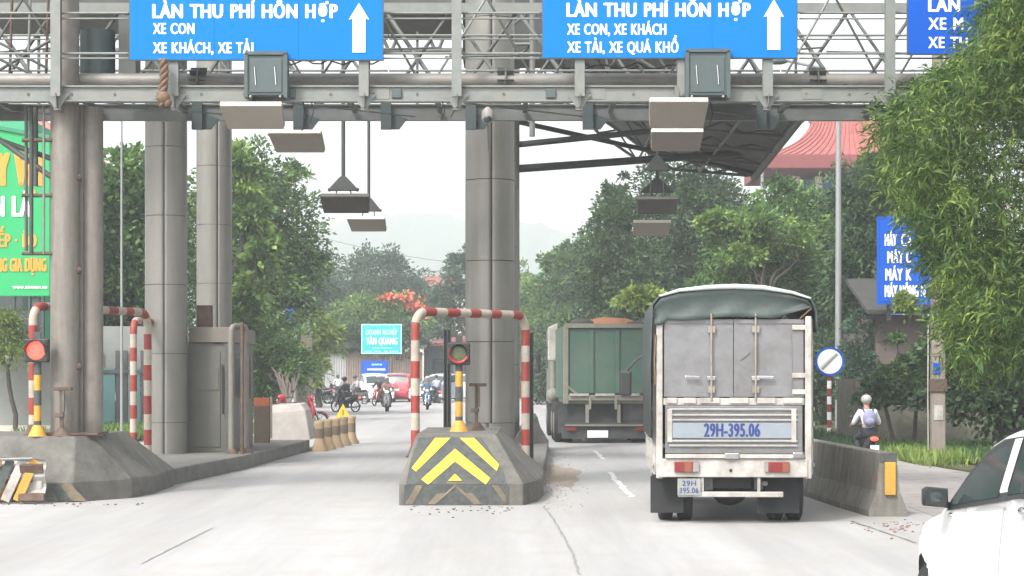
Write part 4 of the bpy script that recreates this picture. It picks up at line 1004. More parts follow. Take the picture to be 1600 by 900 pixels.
T('underride_bar', WHITED, lambda m: m.bx(tx(1060), tx(1224), -.04, .03, .335, .40), .01)
for xp in (1098, 1186): T('bar_bracket', WHITED, lambda m: m.bx(tx(xp)-.018, tx(xp)+.018, -.02, .03, .40, .574))
npl = T('number_plate', mat('plate_dirty', (.26, .27, .25), .6, 0, .15, 20, dirt=(.1, .1, .08), dirt_amt=.5, dirt_scale=14), lambda m: m.bx(tx(1059), tx(1095), -.07, -.055, .36, .56), .004)
letters('29H', npl, tx(1066), .475, -.075, .06, .17, NAVY, 'lettering', .02); letters('395.06', npl, tx(1062), .385, -.075, .065, .23, NAVY, 'lettering', .02)
for a, b in ((1018, 1070), (1186, 1253)): T('mud_flap', RUB, lambda m: m.bx(tx(a), tx(b), .25, .265, .12, .575), .004)
for sg in (-1, 1):
    for k, off in enumerate((.80, .56)):
        w_ = T('wheel', RUB, lambda m: m.tube([(sg*(off-.09), .75, .37), (sg*(off-.07), .75, .37), (sg*(off+.07), .75, .37), (sg*(off+.09), .75, .37)], [.33, .37, .37, .33], 28))
    P('rim', WHITED, w_, lambda m: m.tube([(sg*.87, .75, .37), (sg*.895, .75, .37)], .2, 20))
    w_ = T('wheel', RUB, lambda m: m.tube([(sg*.68, 3.9, .37), (sg*.7, 3.9, .37), (sg*.86, 3.9, .37), (sg*.88, 3.9, .37)], [.33, .37, .37, .33], 28))
    P('rim', WHITED, w_, lambda m: m.tube([(sg*.86, 3.9, .37), (sg*.885, 3.9, .37)], .2, 20))
    T('chassis_rail', BLK, lambda m: m.bx(sg*.3-.05, sg*.3+.05, .0, 4.6, .42, .62))
    T('leaf_spring', BLK, lambda m: m.tube([(sg*.38, 0, .5), (sg*.38, .4, .36), (sg*.38, 1.1, .36), (sg*.38, 1.5, .5)], .035, 6))
T('axle', BLK, lambda m: (m.tube([(-.7, .75, .37), (.7, .75, .37)], .07, 10), m.ball((0, .72, .35), .17, 12, 8, (1.3, 1, 1)), m.bx(-.24, .24, .3, .6, .42, .6)))
T('spare_tank', BLK, lambda m: m.bx(-.85, -.4, 1.6, 2.4, .35, .7), .03)
T('floor', WHITED, lambda m: m.bx(-.93, .93, .065, LEN, .62, .80))
for sg in (-1, 1):
    x = sg*.925
    T('side_board', WHITED, lambda m: m.bx(x-.015, x+.015, .065, LEN, .86, 1.5), .006)
    for k in range(9):
        y = .15+k*.38; T('side_stake', WHITED, lambda m: m.bx(x+sg*.016, x+sg*.05, y, y+.05, .6, 2.5))
    for z in (1.0, 1.2, 1.38, .7): T('side_rail', WHITED, lambda m: m.bx(x+sg*.051, x+sg*.065, .1, LEN, z, z+.04))
    T('side_panel', ALU, lambda m: m.bx(x-.01, x+.01, .065, LEN, 1.505, 2.5))
TPR = [(-.985, 1.05), (-1.0, 1.9), (-.985, 2.5), (-.97, 2.66), (-.90, 2.76), (-.66, 2.83), (-.3, 2.865), (.0, 2.875), (.35, 2.86), (.7, 2.80), (.92, 2.73), (.975, 2.60), (.99, 2.5), (.99, 2.35)]
def tarp(m):
    rnd = random.Random(3); rings_ = []
    for j in range(13):
        y = -.06+j*(LEN+.1)/12; sag = .035*math.sin(j*1.57)**2
        rings_.append([Vector((x+rnd.uniform(-.008, .008), y, z-sag*(1 if z > 2.6 else .3)+rnd.uniform(-.008, .008))) for x, z in TPR])
    n = len(TPR); m.add([v for r_ in rings_ for v in r_], [(i*n+j, i*n+j+1, (i+1)*n+j+1, (i+1)*n+j) for i in range(12) for j in range(n-1)], True)
tp = T('tarpaulin', TARP, tarp); sm_ = tp.modifiers.new('solid', 'SOLIDIFY'); sm_.thickness = .02; sm_.offset = 1
def drape(m):
    up = [(x, z-.02) for x, z in TPR[3:12]]; vs = []; n = 24; K = 6
    for i in range(n+1):
        x = -.96+1.92*i/n; zt = lerp_tab(up, x); t = (x+1)/2; zl = 2.50-.02*math.sin(t*9)
        if x > .55: zl = 2.52+(x-.55)*.28
        if x < -.8: zl = 2.42
        for k in range(K+1):
            q = k/K; vs.append((x, -.055+.05*math.sin(q*3.0)+.018*math.sin(i*1.1+k*.9)*q, zt+(zl-zt)*q))
    m.add(vs, [(i*(K+1)+k, (i+1)*(K+1)+k, (i+1)*(K+1)+k+1, i*(K+1)+k+1) for i in range(n) for k in range(K)], True)
tq = T('tarpaulin_drape', TARP, drape); sm_ = tq.modifiers.new('solid', 'SOLIDIFY'); sm_.thickness = .015
T('tarpaulin_lit_edge', mat('tarp_edge_lit', (.42, .47, .45), .55, 0, .1, 5), lambda m: m.tube([(x, -.075, z+.012) for x, z in TPR[4:11]], [.012, .022, .03, .032, .03, .02, .012], 8))  # light from above on the tarpaulin's top edge, put in as a pale colour
T('rope_tie', ROPE, lambda m: (m.tube([(-.945, -.04, 2.3), (-.96, -.05, 2.0), (-.95, -.03, 1.7)], .012, 5), m.tube([(.80, -.03, 2.5), (.93, -.05, 2.62)], .01, 5)))
cabm = T('cab', CARW, lambda m: m.rings([[Vector((a*.87, 3.45, z)) for a, z in ((-1, .55), (-1, 1.9), (-.9, 2.08), (.9, 2.08), (1, 1.9), (1, .55))], [Vector((a*.87, 4.3, z)) for a, z in ((-1, .55), (-1, 1.9), (-.9, 2.1), (.9, 2.1), (1, 1.9), (1, .55))], [Vector((a*.84, 4.95, z)) for a, z in ((-1, .45), (-1, 1.1), (-.95, 1.2), (.95, 1.2), (1, 1.1), (1, .45))]], smooth=False), .04)
for sg in (-1, 1):
    P('side_window', GLASS, cabm, lambda m: m.bx(sg*.872, sg*.878, 3.65, 4.3, 1.3, 1.85))
T('mirror', BLK, lambda m: m.bx(-1.32, -1.15, 4.2, 4.28, 1.50, 1.86), .03); T('mirror', BLK, lambda m: m.bx(1.15, 1.32, 4.2, 4.28, 1.5, 1.86), .03)
T('mirror_arm', BLK, lambda m: m.tube([(-.87, 4.3, 2.15), (-1.08, 4.26, 2.02), (-1.22, 4.24, 1.86)], .016, 6))

# ------------------------------------------------------------------ green dump truck
GT = mat('tipper_green', (.055, .115, .085), .7, 0, .12, 2.5, dirt=(.13, .145, .115), dirt_amt=.6); GTF = mat('tipper_frame', (.2, .195, .16), .7, 0, .15, 4, dirt=(.12, .085, .06), dirt_amt=.5)
gt = empty('dump_truck', (2.31, 48.4, 0), 'green dump truck ahead, dusty tail with a white plate and orange load', 'truck', rz=.02)
G = lambda n, m_, fn, bev=0, par=None: P(n, m_, par or gt, fn, bev)
G('tailgate', GT, lambda m: m.prism([(-.88, 0, 1.25), (1.05, 0, 1.25), (1.05, 0, 2.9), (-.88, 0, 2.9)], (0, .06, 0)), .02)
for x in (-.30, .35): G('rib', GT, lambda m: m.bx(x-.05, x+.05, -.05, -.001, 1.27, 2.85), .01)
for x0, x1 in ((-1.02, -.89), (1.06, 1.17)): G('corner_post', GTF, lambda m: m.bx(x0, x1, -.06, .1, 1.0, 2.95), .01)
G('top_rail', GTF, lambda m: m.bx(-.98, 1.15, -.08, .08, 2.905, 3.02), .01)
G('bottom_rail', GTF, lambda m: (m.bx(-.95, 1.1, -.06, .08, 1.08, 1.22), m.bar((-1.0, -.03, 1.5), (-.5, -.03, 1.1), .05, .06)), .01)
for x in (-.62, .02, .66): G('hinge_lip', WHITED, lambda m: m.bx(x-.24, x+.24, -.12, -.065, 1.2, 1.26))
for x in (-.35, .3): G('latch', GTF, lambda m: m.bx(x-.03, x+.03, -.12, -.05, .86, 1.19))
G('load', mat('load_orange', (.42, .2, .12), .9, 0, .2, 3), lambda m: m.rings([[Vector((x, y, 2.95+h)) for x, h in ((-.9, .02), (-.5, .14), (0, .24), (.6, .2), (1.0, .05), (1.0, -.2), (-.9, -.2))] for y in (.1, 2, 4)], smooth=False))
G('load_cover', DARKST, lambda m: (m.ball((-.55, .1, 3.04), .22, 10, 6, (1.4, .6, .5)), m.ball((.85, .1, 3.02), .2, 10, 6, (1.4, .6, .35))))
G('side_wall', GT, lambda m: (m.bx(-1.02, -.96, .11, 4.6, 1.1, 2.95), m.bx(1.08, 1.14, .11, 4.6, 1.1, 2.95)), .01)
G('bed_floor', GTF, lambda m: m.bx(-.95, 1.07, .07, 4.6, 1.0, 1.09))
cb2 = G('cab', mat('cab_grey_green', (.14, .165, .15), .5, 0, .12, 3, dirt=(.1, .09, .08), dirt_amt=.4), lambda m: m.bx(-1.2, 1.2, 4.75, 6.5, .9, 3.0), .08)
G('cab_deflector', WHITED, lambda m: m.prism([(-1.22, 4.72, 2.1), (-1.22, 4.72, 3.02), (-.95, 4.72, 3.15), (-.95, 4.72, 2.1)], (0, .3, 0)), .03)
P('side_window', GLASS, cb2, lambda m: m.bx(-1.215, -1.205, 5.2, 6.2, 1.9, 2.7))
G('air_intake', GTF, lambda m: (m.tube([(-1.08, 4.66, 2.1), (-1.08, 4.66, 1.2)], .09, 10), m.ball((-1.08, 4.6, 1.15), .2, 10, 8)))
G('mirror', BLK, lambda m: m.bx(-1.52, -1.38, 6.2, 6.28, 1.75, 2.3), .03); G('mirror_arm', BLK, lambda m: m.tube([(-1.2, 6.3, 2.5), (-1.45, 6.25, 2.4), (-1.45, 6.25, 2.3)], .02, 6))
DUSTY = mat('dusty_chassis', (.04, .045, .045), .9, 0, .3, 4, dirt=(.10, .095, .088), dirt_amt=.6)
G('mud_flap', DUSTY, lambda m: m.bx(-1.15, -.45, .2, .22, .25, 1.0)); G('mud_flap', DUSTY, lambda m: m.bx(.5, 1.2, .2, .22, .25, 1.0))
G('tail_beam', DUSTY, lambda m: m.bx(-1.0, 1.12, -.1, .0, .42, .52), .01); G('tail_board', DUSTY, lambda m: m.bx(-1.05, 1.15, -.04, .18, .12, .41), .01)
G('dark_infill', DUSTY, lambda m: m.bx(-1.0, 1.1, .3, .36, .35, 1.05)); G('tail_bar', GTF, lambda m: m.bx(-.98, 1.1, -.14, -.105, .44, .48))  # first panel is a dark infill, added to shade the open gap under the bed
for x in (-.42, .38): G('frame_post', GTF, lambda m: m.bx(x-.04, x+.04, -.09, -.02, .5, .98))
G('number_plate', WHITE, lambda m: m.bx(-.42, .1, -.16, -.145, .15, .33), .004)
for sg in (-1, 1):
    for y in (.9, 2.2, 5.6):
        w_ = G('wheel', RUB, lambda m: m.tube([(sg*.75, y, .5), (sg*.78, y, .5), (sg*1.18, y, .5), (sg*1.22, y, .5)], [.45, .5, .5, .45], 24))
        P('rim', GTF, w_, lambda m: m.tube([(sg*1.2, y, .5), (sg*1.235, y, .5)], .27, 16))
    G('chassis_rail', DUSTY, lambda m: m.bx(sg*.4-.06, sg*.4+.06, .2, 6.3, .6, .9))
G('tail_light', TLRED, lambda m: (m.bx(-.95, -.7, -.125, -.105, .33, .41), m.bx(.8, 1.05, -.125, -.105, .33, .41)))

# ------------------------------------------------------------------ motorbikes and riders
def make_bike(label, loc, rz, paint, group=None, lit=False, cat='motorbike'):
    r = empty('motorbike', loc, label, cat, group, rz)
    for y in (.62, -.6):
        def wh(m):
            n = 22; m.rings([[Vector((x*1, y+(.285+dz)*math.cos(a), .285+(.285+dz)*math.sin(a))) for x, dz in ((-.035, -.05), (-.045, -.02), (-.025, 0), (.025, 0), (.045, -.02), (.035, -.05))] for a in [2*math.pi*i/n for i in range(n+1)]], cap=False)
        w_ = P('wheel', RUB, r, wh)
        P('rim', CHROME, w_, lambda m: (m.tube([(-.05, y, .285), (.05, y, .285)], .05, 10), [m.bar((0, y, .285), (0, y+.23*math.cos(a), .285+.23*math.sin(a)), .03, .02) for a in [k*math.pi/3 for k in range(6)]]))
        P('mudguard', paint, r, lambda m: m.rings([[Vector((x, y+q*math.cos(a), .285+q*math.sin(a))) for x, q in ((-.06, .30), (-.05, .325), (.05, .325), (.06, .30))] for a in [math.pi*(.12+.6*i/8) for i in range(9)]], cap=False))
    P('body_shell', paint, r, lambda m: m.rings([[Vector((a*w, y, z+b*h)) for a, b in ((-1, -.6), (-.8, .7), (0, 1), (.8, .7), (1, -.6), (0, -1))] for y, z, w, h in ((-.85, .78, .04, .04), (-.7, .70, .10, .10), (-.35, .62, .13, .12), (0, .48, .12, .12), (.2, .42, .10, .12))]))
    P('leg_shield', paint, r, lambda m: m.rings([[Vector((a*w, y+b*.06, z)) for a, b in ((-1, -1), (-.6, .6), (0, 1.2), (.6, .6), (1, -1), (0, -.4))] for y, z, w in ((.36, .34, .12), (.42, .55, .2), (.38, .78, .18), (.34, .92, .10))]))
    P('engine', BLK, r, lambda m: (m.bx(-.13, .13, -.12, .2, .2, .42), m.tube([(.12, -.1, .25), (.14, -.5, .25), (.14, -.8, .32)], [.03, .05, .045], 8)), .03)
    P('seat', BLK, r, lambda m: m.rings([[Vector((a*w, y, z+b*.05)) for a, b in ((-1, -1), (-.9, .8), (0, 1), (.9, .8), (1, -1))] for y, z, w in ((-.72, .82, .09), (-.4, .80, .13), (0, .76, .11), (.12, .74, .07))]))
    P('handlebar', DARKST, r, lambda m: (m.tube([(-.33, .22, 1.0), (-.15, .32, .98), (.15, .32, .98), (.33, .22, 1.0)], .018, 8), m.tube([(0, .34, .95), (0, .6, .32)], .03, 8)))
    P('fork', CHROME, r, lambda m: (m.tube([(-.08, .42, .75), (-.08, .62, .29)], .02, 8), m.tube([(.08, .42, .75), (.08, .62, .29)], .02, 8)))
    P('front_cowl', paint, r, lambda m: m.ball((0, .36, .98), .14, 12, 8, (1.1, .6, .8)))
    P('headlight', lamp_mat('headlamp_glow', (1, .95, .85), 1.0) if lit else WHITE, r, lambda m: m.ball((0, .43, .98), .075, 10, 8, (1.2, .5, .8)))
    for sg in (-1, 1): P('mirror', BLK, r, lambda m: (m.tube([(sg*.22, .28, 1.0), (sg*.3, .26, 1.15)], .008, 5), m.ball((sg*.31, .26, 1.18), .055, 8, 6, (1.2, .4, .8))))
    P('tail_light', LAMP_R, r, lambda m: m.ball((0, -.86, .72), .06, 10, 8, (1.6, .5, .8)))
    P('number_plate', WHITE, r, lambda m: m.box((0, -.90, .50), (.2, .01, .15)), .004)
    return r
def figure(parent, chains, radii, name, m_, sub=1, finger=False):
    """one skin-modifier surface. chains: dict name->(pos, parent, radius)"""
    names = list(chains); vs = [chains[k][0] for k in names]; es = [(names.index(k), names.index(chains[k][1])) for k in names if chains[k][1]]
    me = bpy.data.meshes.new('sk'); me.from_pydata(vs, es, []); o = bpy.data.objects.new('sk', me); COL.objects.link(o)
    sk = o.modifiers.new('skin', 'SKIN'); sk.use_smooth_shade = True
    if not me.skin_vertices: me.skin_vertices.new(name='skin')
    for i, k in enumerate(names):
        r_ = chains[k][2]; me.skin_vertices[0].data[i].radius = (r_, r_) if not isinstance(r_, tuple) else r_
        me.skin_vertices[0].data[i].use_root = (i == 0)
    ss = o.modifiers.new('ss', 'SUBSURF'); ss.levels = sub; ss.render_levels = sub
    res = bpy.data.meshes.new_from_object(o.evaluated_get(bpy.context.evaluated_depsgraph_get())); bpy.data.objects.remove(o)
    res.materials.clear(); res.materials.append(m_); res.name = name
    for p in res.polygons: p.use_smooth = True
    return link(name, res, parent)
def rider(label, loc, rz, sc, shirt, trous, helmet, pack=None, group=None, foot_down=False, lean=.0, hat=False):
    r = empty('person', loc, label, 'person', group, rz); r.scale = (sc, sc, sc)
    hp = Vector((0, -.16, .90)); ch = Vector((0, -.04+lean, 1.24)); nk = Vector((0, .02+lean*1.2, 1.42)); hd_ = Vector((0, .07+lean*1.3, 1.56))
    J = {'pelvis': (hp, None, .12), 'waist': (hp.lerp(ch, .5), 'pelvis', .115), 'chest': (ch, 'waist', .14), 'neck': (nk, 'chest', .055), 'jaw': (hd_-Vector((0, -.02, .05)), 'neck', .075), 'head': (hd_+Vector((0, 0, .05)), 'jaw', .095), 'nose': (hd_+Vector((0, .11, -.0)), 'head', .018)}
    for sg, L in ((-1, 'l'), (1, 'r')):
        shd = ch+Vector((sg*.18, .0, .10)); elb = Vector((sg*.30, .10+lean*.5, 1.08)); wr = Vector((sg*.31, .22, 1.04)); hnd = Vector((sg*.315, .27, 1.03))
        J['sh'+L] = (shd, 'chest', .065); J['el'+L] = (elb, 'sh'+L, .045); J['wr'+L] = (wr, 'el'+L, .03); J['palm'+L] = (hnd, 'wr'+L, .032)
        for q in range(4):
            b = hnd+Vector((sg*(.03-.02*q), .035, .012)); J['f%d%s' % (q, L)] = (b, 'palm'+L, .010); J['g%d%s' % (q, L)] = (b+Vector((0, .012, -.03-.004*(q % 2))), 'f%d%s' % (q, L), .009); J['h%d%s' % (q, L)] = (b+Vector((0, -.018, -.045)), 'g%d%s' % (q, L), .008)
        J['t'+L] = (hnd+Vector((-sg*.035, .0, -.01)), 'palm'+L, .011); J['u'+L] = (hnd+Vector((-sg*.045, .03, -.03)), 't'+L, .009)
        hip = hp+Vector((sg*.10, .03, -.03)); kn = Vector((sg*.20, .30, .72)); an = Vector((sg*.17, .10, .33)); toe = Vector((sg*.18, .26, .27))
        if foot_down and sg < 0: kn = Vector((-.26, .12, .55)); an = Vector((-.34, -.02, .10)); toe = Vector((-.36, .14, .04))
        J['hip'+L] = (hip, 'pelvis', .09); J['kn'+L] = (kn, 'hip'+L, .06); J['an'+L] = (an, 'kn'+L, .04); J['toe'+L] = (toe, 'an'+L, .035)
    b_ = figure(r, J, None, 'body', SKIN)
    S = {'pelvis': (hp+Vector((0, 0, .02)), None, .135), 'waist': (hp.lerp(ch, .5), 'pelvis', .135), 'chest': (ch, 'waist', .162), 'collar': (nk-Vector((0, .01, .05)), 'chest', .07)}
    K = {'pelvis': (hp, None, .137)}
    for L in 'lr':
        S['sh'+L] = (J['sh'+L][0], 'chest', .085); S['el'+L] = (J['el'+L][0], 'sh'+L, .062); S['w'+L] = (J['el'+L][0].lerp(J['wr'+L][0], .85), 'el'+L, .045)
        K['hip'+L] = (J['hip'+L][0], 'pelvis', .108); K['kn'+L] = (J['kn'+L][0], 'hip'+L, .078); K['an'+L] = (J['an'+L][0]+Vector((0, 0, .04)), 'kn'+L, .055)
        P('shoe', BLK, r, lambda m: m.ball(J['toe'+L][0].lerp(J['an'+L][0], .4)+Vector((0, 0, -.02)), .07, 10, 6, (.75, 1.9, .7)))
    figure(r, S, None, 'shirt', shirt); figure(r, K, None, 'trousers', trous)
    P('helmet', helmet, r, lambda m: (m.ball(hd_+Vector((0, -.01, .075)), .135, 16, 10, (.95, 1.08, .85)),))
    P('visor', helmet if not hat else WHITED, r, lambda m: m.ball(hd_+Vector((0, .11, .09)), .09, 12, 6, (1.1, .8, .18)))
    if hat: P('hat_brim', WHITED, r, lambda m: m.tube([hd_+Vector((0, 0, .045)), hd_+Vector((0, 0, .065))], [.20, .16], 18))
    P('eye', BLK, r, lambda m: (m.ball(hd_+Vector((-.035, .085, .04)), .012, 6, 4), m.ball(hd_+Vector((.035, .085, .04)), .012, 6, 4)))
    P('mouth', mat('lip', (.25, .1, .08), .6), r, lambda m: m.ball(hd_+Vector((0, .085, -.045)), .02, 6, 4, (1.2, .4, .3)))
    return r
MBLK = mat('bike_black', (.03, .032, .035), .35); MRED = mat('bike_red', (.38, .03, .04), .35, 0, .05, 3); MBLU = mat('bike_blue', (.10, .16, .3), .35); MGRY = mat('bike_grey', (.2, .2, .2), .4)
C_DK = mat('cloth_dark', (.03, .035, .045), .9); C_GR = mat('cloth_grey', (.35, .37, .42), .9, 0, .08, 10); C_WH = mat('cloth_white', (.62, .64, .68), .9); C_BL = mat('cloth_blue', (.1, .15, .25), .9); C_RD = mat('cloth_rose', (.4, .2, .2), .9)
PACK = mat('backpack_lilac', (.24, .25, .36), .85, 0, .15, 8); HWH = mat('helmet_pale', (.36, .36, .34), .4); HDK = mat('helmet_dark', (.04, .04, .05), .3)
px_, pd = 6.70, 36.2
make_bike('dark motorbike with glowing red tail lamp, ridden beyond the right barrier', (px_, pd, 0), 0, MBLK).scale = (.82,)*3
rd = rider('person in white shirt with lilac backpack riding a motorbike beyond the barrier', (px_, pd, 0), 0, .80, C_WH, C_DK, HWH, lean=.06)
P('backpack', PACK, rd, lambda m: (m.ball((0, -.26, 1.2), .18, 14, 10, (.9, .6, 1.15)), m.ball((0, -.35, 1.12), .11, 12, 8, (1, .6, .8))))
P('strap', C_DK, rd, lambda m: [m.tube([(sg*.1, -.2, 1.32), (sg*.12, -.05, 1.44), (sg*.12, .12, 1.3)], .018, 6) for sg in (-1, 1)])
def far(xpx, yb): d = F*H/(yb-HOR); return ((xpx-800)*d/F, d, 0)
def fb(lab_b, lab_p, xpx, yb, rz, paint, sh, tro, he, lit=False, fd=False):
    L = far(xpx, yb); make_bike(lab_b, L, rz, paint, 'motorbikes on the far road', lit).scale = (.88,)*3
    rider(lab_p, L, rz, .88, sh, tro, he, group='riders on the far road', foot_down=fd)
fb('black motorbike turned half sideways, leftmost of the ridden ones far ahead', 'person in dark clothes on the leftmost far motorbike, white patch at the sleeve', 540, 644, 1.0, MBLK, C_DK, C_DK, HDK, fd=True)
fb('motorbike coming towards us in front of the far red car', 'person in rose shirt and pale helmet riding towards us before the red car', 605, 643, math.pi, MGRY, C_RD, C_DK, HWH, lit=True)
fb('dark scooter coming towards us right of the pipe arch leg', 'person in blue shirt and white helmet riding right of the pipe arch leg', 668, 640, math.pi, MBLU, C_BL, C_DK, HWH)
fb('motorbike waiting beside the far white car', 'person in grey shirt waiting beside the far white car', 556, 632, 2.2, MGRY, C_GR, C_DK, HDK)
fb('motorbike riding away at the left, in the shade before the brown shed', 'person in white shirt riding away before the brown shed', 528, 627, .2, MGRY, C_WH, C_DK, HDK)
fb('red motorbike between the far white car and the red car', 'person in dark jacket between the far white car and the red car', 592, 634, 2.8, MRED, C_DK, C_DK, HWH)
fb('motorbike in front of the far silver car, right of the pipe arch', 'person in grey jacket in front of the far silver car', 682, 630, .3, MBLK, C_GR, C_DK, HDK)
make_car('parked_car', 'second silver car behind the red one, roof just showing', (-7.0, 116, 0), .1, CARS, group=g_)
make_car('parked_car', 'dark red car between the centre pipe arch and the dump truck', (-1.2, 114, 0), 1.5, mat('car_maroon', (.12, .03, .035), .3, 0, .05, 1), group=g_)
for i, (x, y, a, m_, lb_) in enumerate([(497, 631, 1.3, MBLK, 'black motorbike parked leftmost by the far corrugated wall'), (512, 630, 1.5, MGRY, 'grey motorbike parked second by the far corrugated wall'), (527, 631, 1.2, MBLK, 'black motorbike parked rightmost by the far corrugated wall')]):
    make_bike(lb_, far(x, y), a, m_, 'motorbikes parked by the far wall')
p = W(447, 650, 59); make_bike('red motorbike parked left behind the pale concrete block', (p.x, 59, 0), .5, MRED, 'red motorbikes parked behind the concrete block')
p = W(468, 650, 58); make_bike('red motorbike parked right behind the pale concrete block', (p.x, 58, 0), -1.2, MRED, 'red motorbikes parked behind the concrete block')

# ------------------------------------------------------------------ buildings
GREENB = mat('billboard_green', (.008, .33, .10), .5, 0, .05, 1); ORL = mat('billboard_orange', (.60, .29, .03), .5, 0, .05, 3)
PLAS = mat('plaster_grey', (.26, .27, .255), .85, 0, .1, 2, dirt=(.2, .2, .19), dirt_amt=.4); PLASW = mat('plaster_cream', (.58, .54, .46), .85, 0, .08, 2)
TEALW = mat('teal_wall', (.12, .25, .25), .8, 0, .1, 2); DKW = mat('dark_wall', (.085, .09, .09), .9, 0, .2, 2)
ROOFR = mat('roof_red', (.36, .13, .11), .75, 0, .12, 4); ROOFD = mat('roof_red_dark', (.2, .05, .05), .75, 0, .1, 3)
# billboard on the left
d = 50.; s = F/d; a = W(-140, 463, d); root = empty('billboard', (a.x, d, a.z), 'big bright green billboard with orange and white words at the left edge', 'billboard')
w = 218/s; h = 256/s
P('panel', GREENB, root, lambda m: m.prism([(0, 0, 0), (w, 0, 0), (w, 0, h*.965), (0, 0, h*1.12)], (0, .12, 0)), .02)
P('top_edge', mat('green_dark', (.02, .2, .1), .6), root, lambda m: m.bar((0, -.02, h*1.12+.03), (w, -.02, h*.965+.03), .08, .1))
def bt(t, x0, x1, yb, cap, m_): letters(t, root, (x0+140)/s, (463-yb)/s, -.03, cap/s, (x1-x0)/s, m_, 'lettering', .04, .03)
bt('MÁY VẠI', -44, 69, 290, 50, ORL); bt('BÀN LÀ', -44, 50, 338, 31, WHITE); bt('TỦ BẾP · ÈO', -44, 58, 386, 20, ORL); bt('VÀ · HÀNG GIA DỤNG', -48, 73, 424, 20, ORL); bt('www.nnnnnn.nn', 20, 74, 451, 6, WHITE)
P('post', GALVD, root, lambda m: (m.tube([(1.5, .3, -2.2-a.z+2.2), (1.5, .3, 1)], .12, 8), m.bx(1.4, 1.6, .13, .35, -a.z, .5), m.bx(w-.5, w-.35, .13, .3, -a.z, .5)))
# shop beneath and wall left
r = empty('shop_house', (-15.2, 56, 0), 'green shop front with dark glass under the billboard', 'house')
P('wall', mat('shop_green', (.05, .33, .17), .7, 0, .1, 2), r, lambda m: m.bx(-3, 1.05, 0, 6, 0, 9.2)); P('window', GLASS, r, lambda m: m.bx(.2, 1.6, -.2, -.1, 2.1, 4.3)); P('frame', GREYG, r, lambda m: [m.bx(x, x+.06, -.26, -.205, 2.1, 4.3) for x in (.2, .7, 1.15, 1.54)])
r = empty('boundary_wall', (-15.5, 52, 0), 'low light grey rendered wall behind the left red light', 'wall')
P('wall', PLAS, r, lambda m: m.bx(-6, 3.9, 0, .2, 0, 2.15)); P('coping', PLASW, r, lambda m: m.bx(-6, 3.9, -.04, .24, 2.155, 2.22)); P('plinth', PLASW, r, lambda m: m.bx(-6, 3.9, -.08, -.005, 0, .35))
r = empty('white_building', W(150, 690, 72)*1, 'pale building with tiled cornice half hidden behind the left gantry leg', 'building'); r.location.z = 0
P('wall', PLASW, r, lambda m: m.bx(-3.4, 1.2, 0, 5, 0, 8.6)); P('roof', ROOFR, r, lambda m: m.prism([(-3.7, -.3, 8.62), (1.5, -.3, 8.62), (1.2, -.3, 9.1), (-3.4, -.3, 9.6)], (0, 5.6, 0)))
P('cornice', PLASW, r, lambda m: m.bx(-3.6, 1.4, -.2, -.01, 8.3, 8.55), .03)
for z in (5.8, 3.4, 1.0):
    for x in (-2.6, -.9, .2): 
        f_ = P('window', GREYG, r, lambda m: m.bx(x, x+.8, -.06, -.005, z, z+1.3)); P('pane', GLASS, f_, lambda m: (m.bx(x+.05, x+.38, -.08, -.065, z+.05, z+1.25), m.bx(x+.42, x+.75, -.08, -.065, z+.05, z+1.25)))
r = empty('red_roofed_house', W(20, 690, 80)*1, 'house with a pinkish red tiled roof rising behind the green billboard', 'house'); r.location.z = 0
P('wall', PLASW, r, lambda m: m.bx(-6, 2.4, 0, 6, 0, 10.8)); P('roof', ROOFR, r, lambda m: m.rings([[Vector(p) for p in ((-6.4, -.5, 10.85), (3.0, -.5, 10.85), (3.0, 6.5, 10.85), (-6.4, 6.5, 10.85))], [Vector(p) for p in ((-5, 3, 12.9), (.2, 3, 12.9), (.2, 3.2, 12.9), (-5, 3.2, 12.9))]], smooth=False))
r = empty('steel_gate', W(152, 690, 55)*1, 'dark teal sheet gate behind the left gantry leg', 'gate'); r.location.z = 0
for i in range(7): P('panel', TEALW if i % 2 else DKW, r, lambda m: m.bx(-.2+i*.36, .14+i*.36, 0, .05, .1, 1.9 if i % 2 else 2.4))
P('frame', GALVD, r, lambda m: m.bx(-.3, 2.4, -.04, -.005, 1.75, 1.85)); P('wall', PLAS, r, lambda m: m.bx(-.3, 2.4, .1, .3, 1.9, 3.1))
# junction buildings
CORR = mat('corrugated_brown', (.26, .21, .17), .75, .1, .2, 3, dirt=(.16, .13, .1), dirt_amt=.5); CORRG = mat('corrugated_pale', (.36, .36, .37), .7, .1, .12, 3)
r = empty('corrugated_shed', (-12.6, 124, 0), 'low brown and pale corrugated shed behind the far motorbikes', 'shed')
for i in range(22):
    P('sheet', CORRG if i < 6 else CORR, r, lambda m: m.rings([[Vector((i*.31+q*.0775, .04*(q % 2), z)) for q in range(5)]+[Vector((i*.31+q*.0775, .04*(q % 2)+.02, z)) for q in range(4, -1, -1)] for z in (0, 3.05+.12*math.sin(i*1.7))], smooth=False))
P('roof', DKW, r, lambda m: m.prism([(-.4, -.5, 3.2), (7.1, -.5, 3.2), (7.1, 5, 4.2), (-.4, 5, 4.2)], (0, 0, .1)))
r = empty('long_shop', (-5.4, 126, 0), 'long dark shop with a rising red-brown roof edge beyond the cars', 'building')
P('wall', mat('shop_wall_blue', (.17, .22, .25), .85, 0, .12, 1.5), r, lambda m: m.bx(-.4, 9.8, .2, 6, 0, 3.6))
P('roof', ROOFD, r, lambda m: m.prism([(-.8, -1.0, 3.3), (-.8, -1.0, 3.15), (10.2, -1.0, 4.6), (10.2, -1.0, 4.95)], (0, 7.5, .4)))
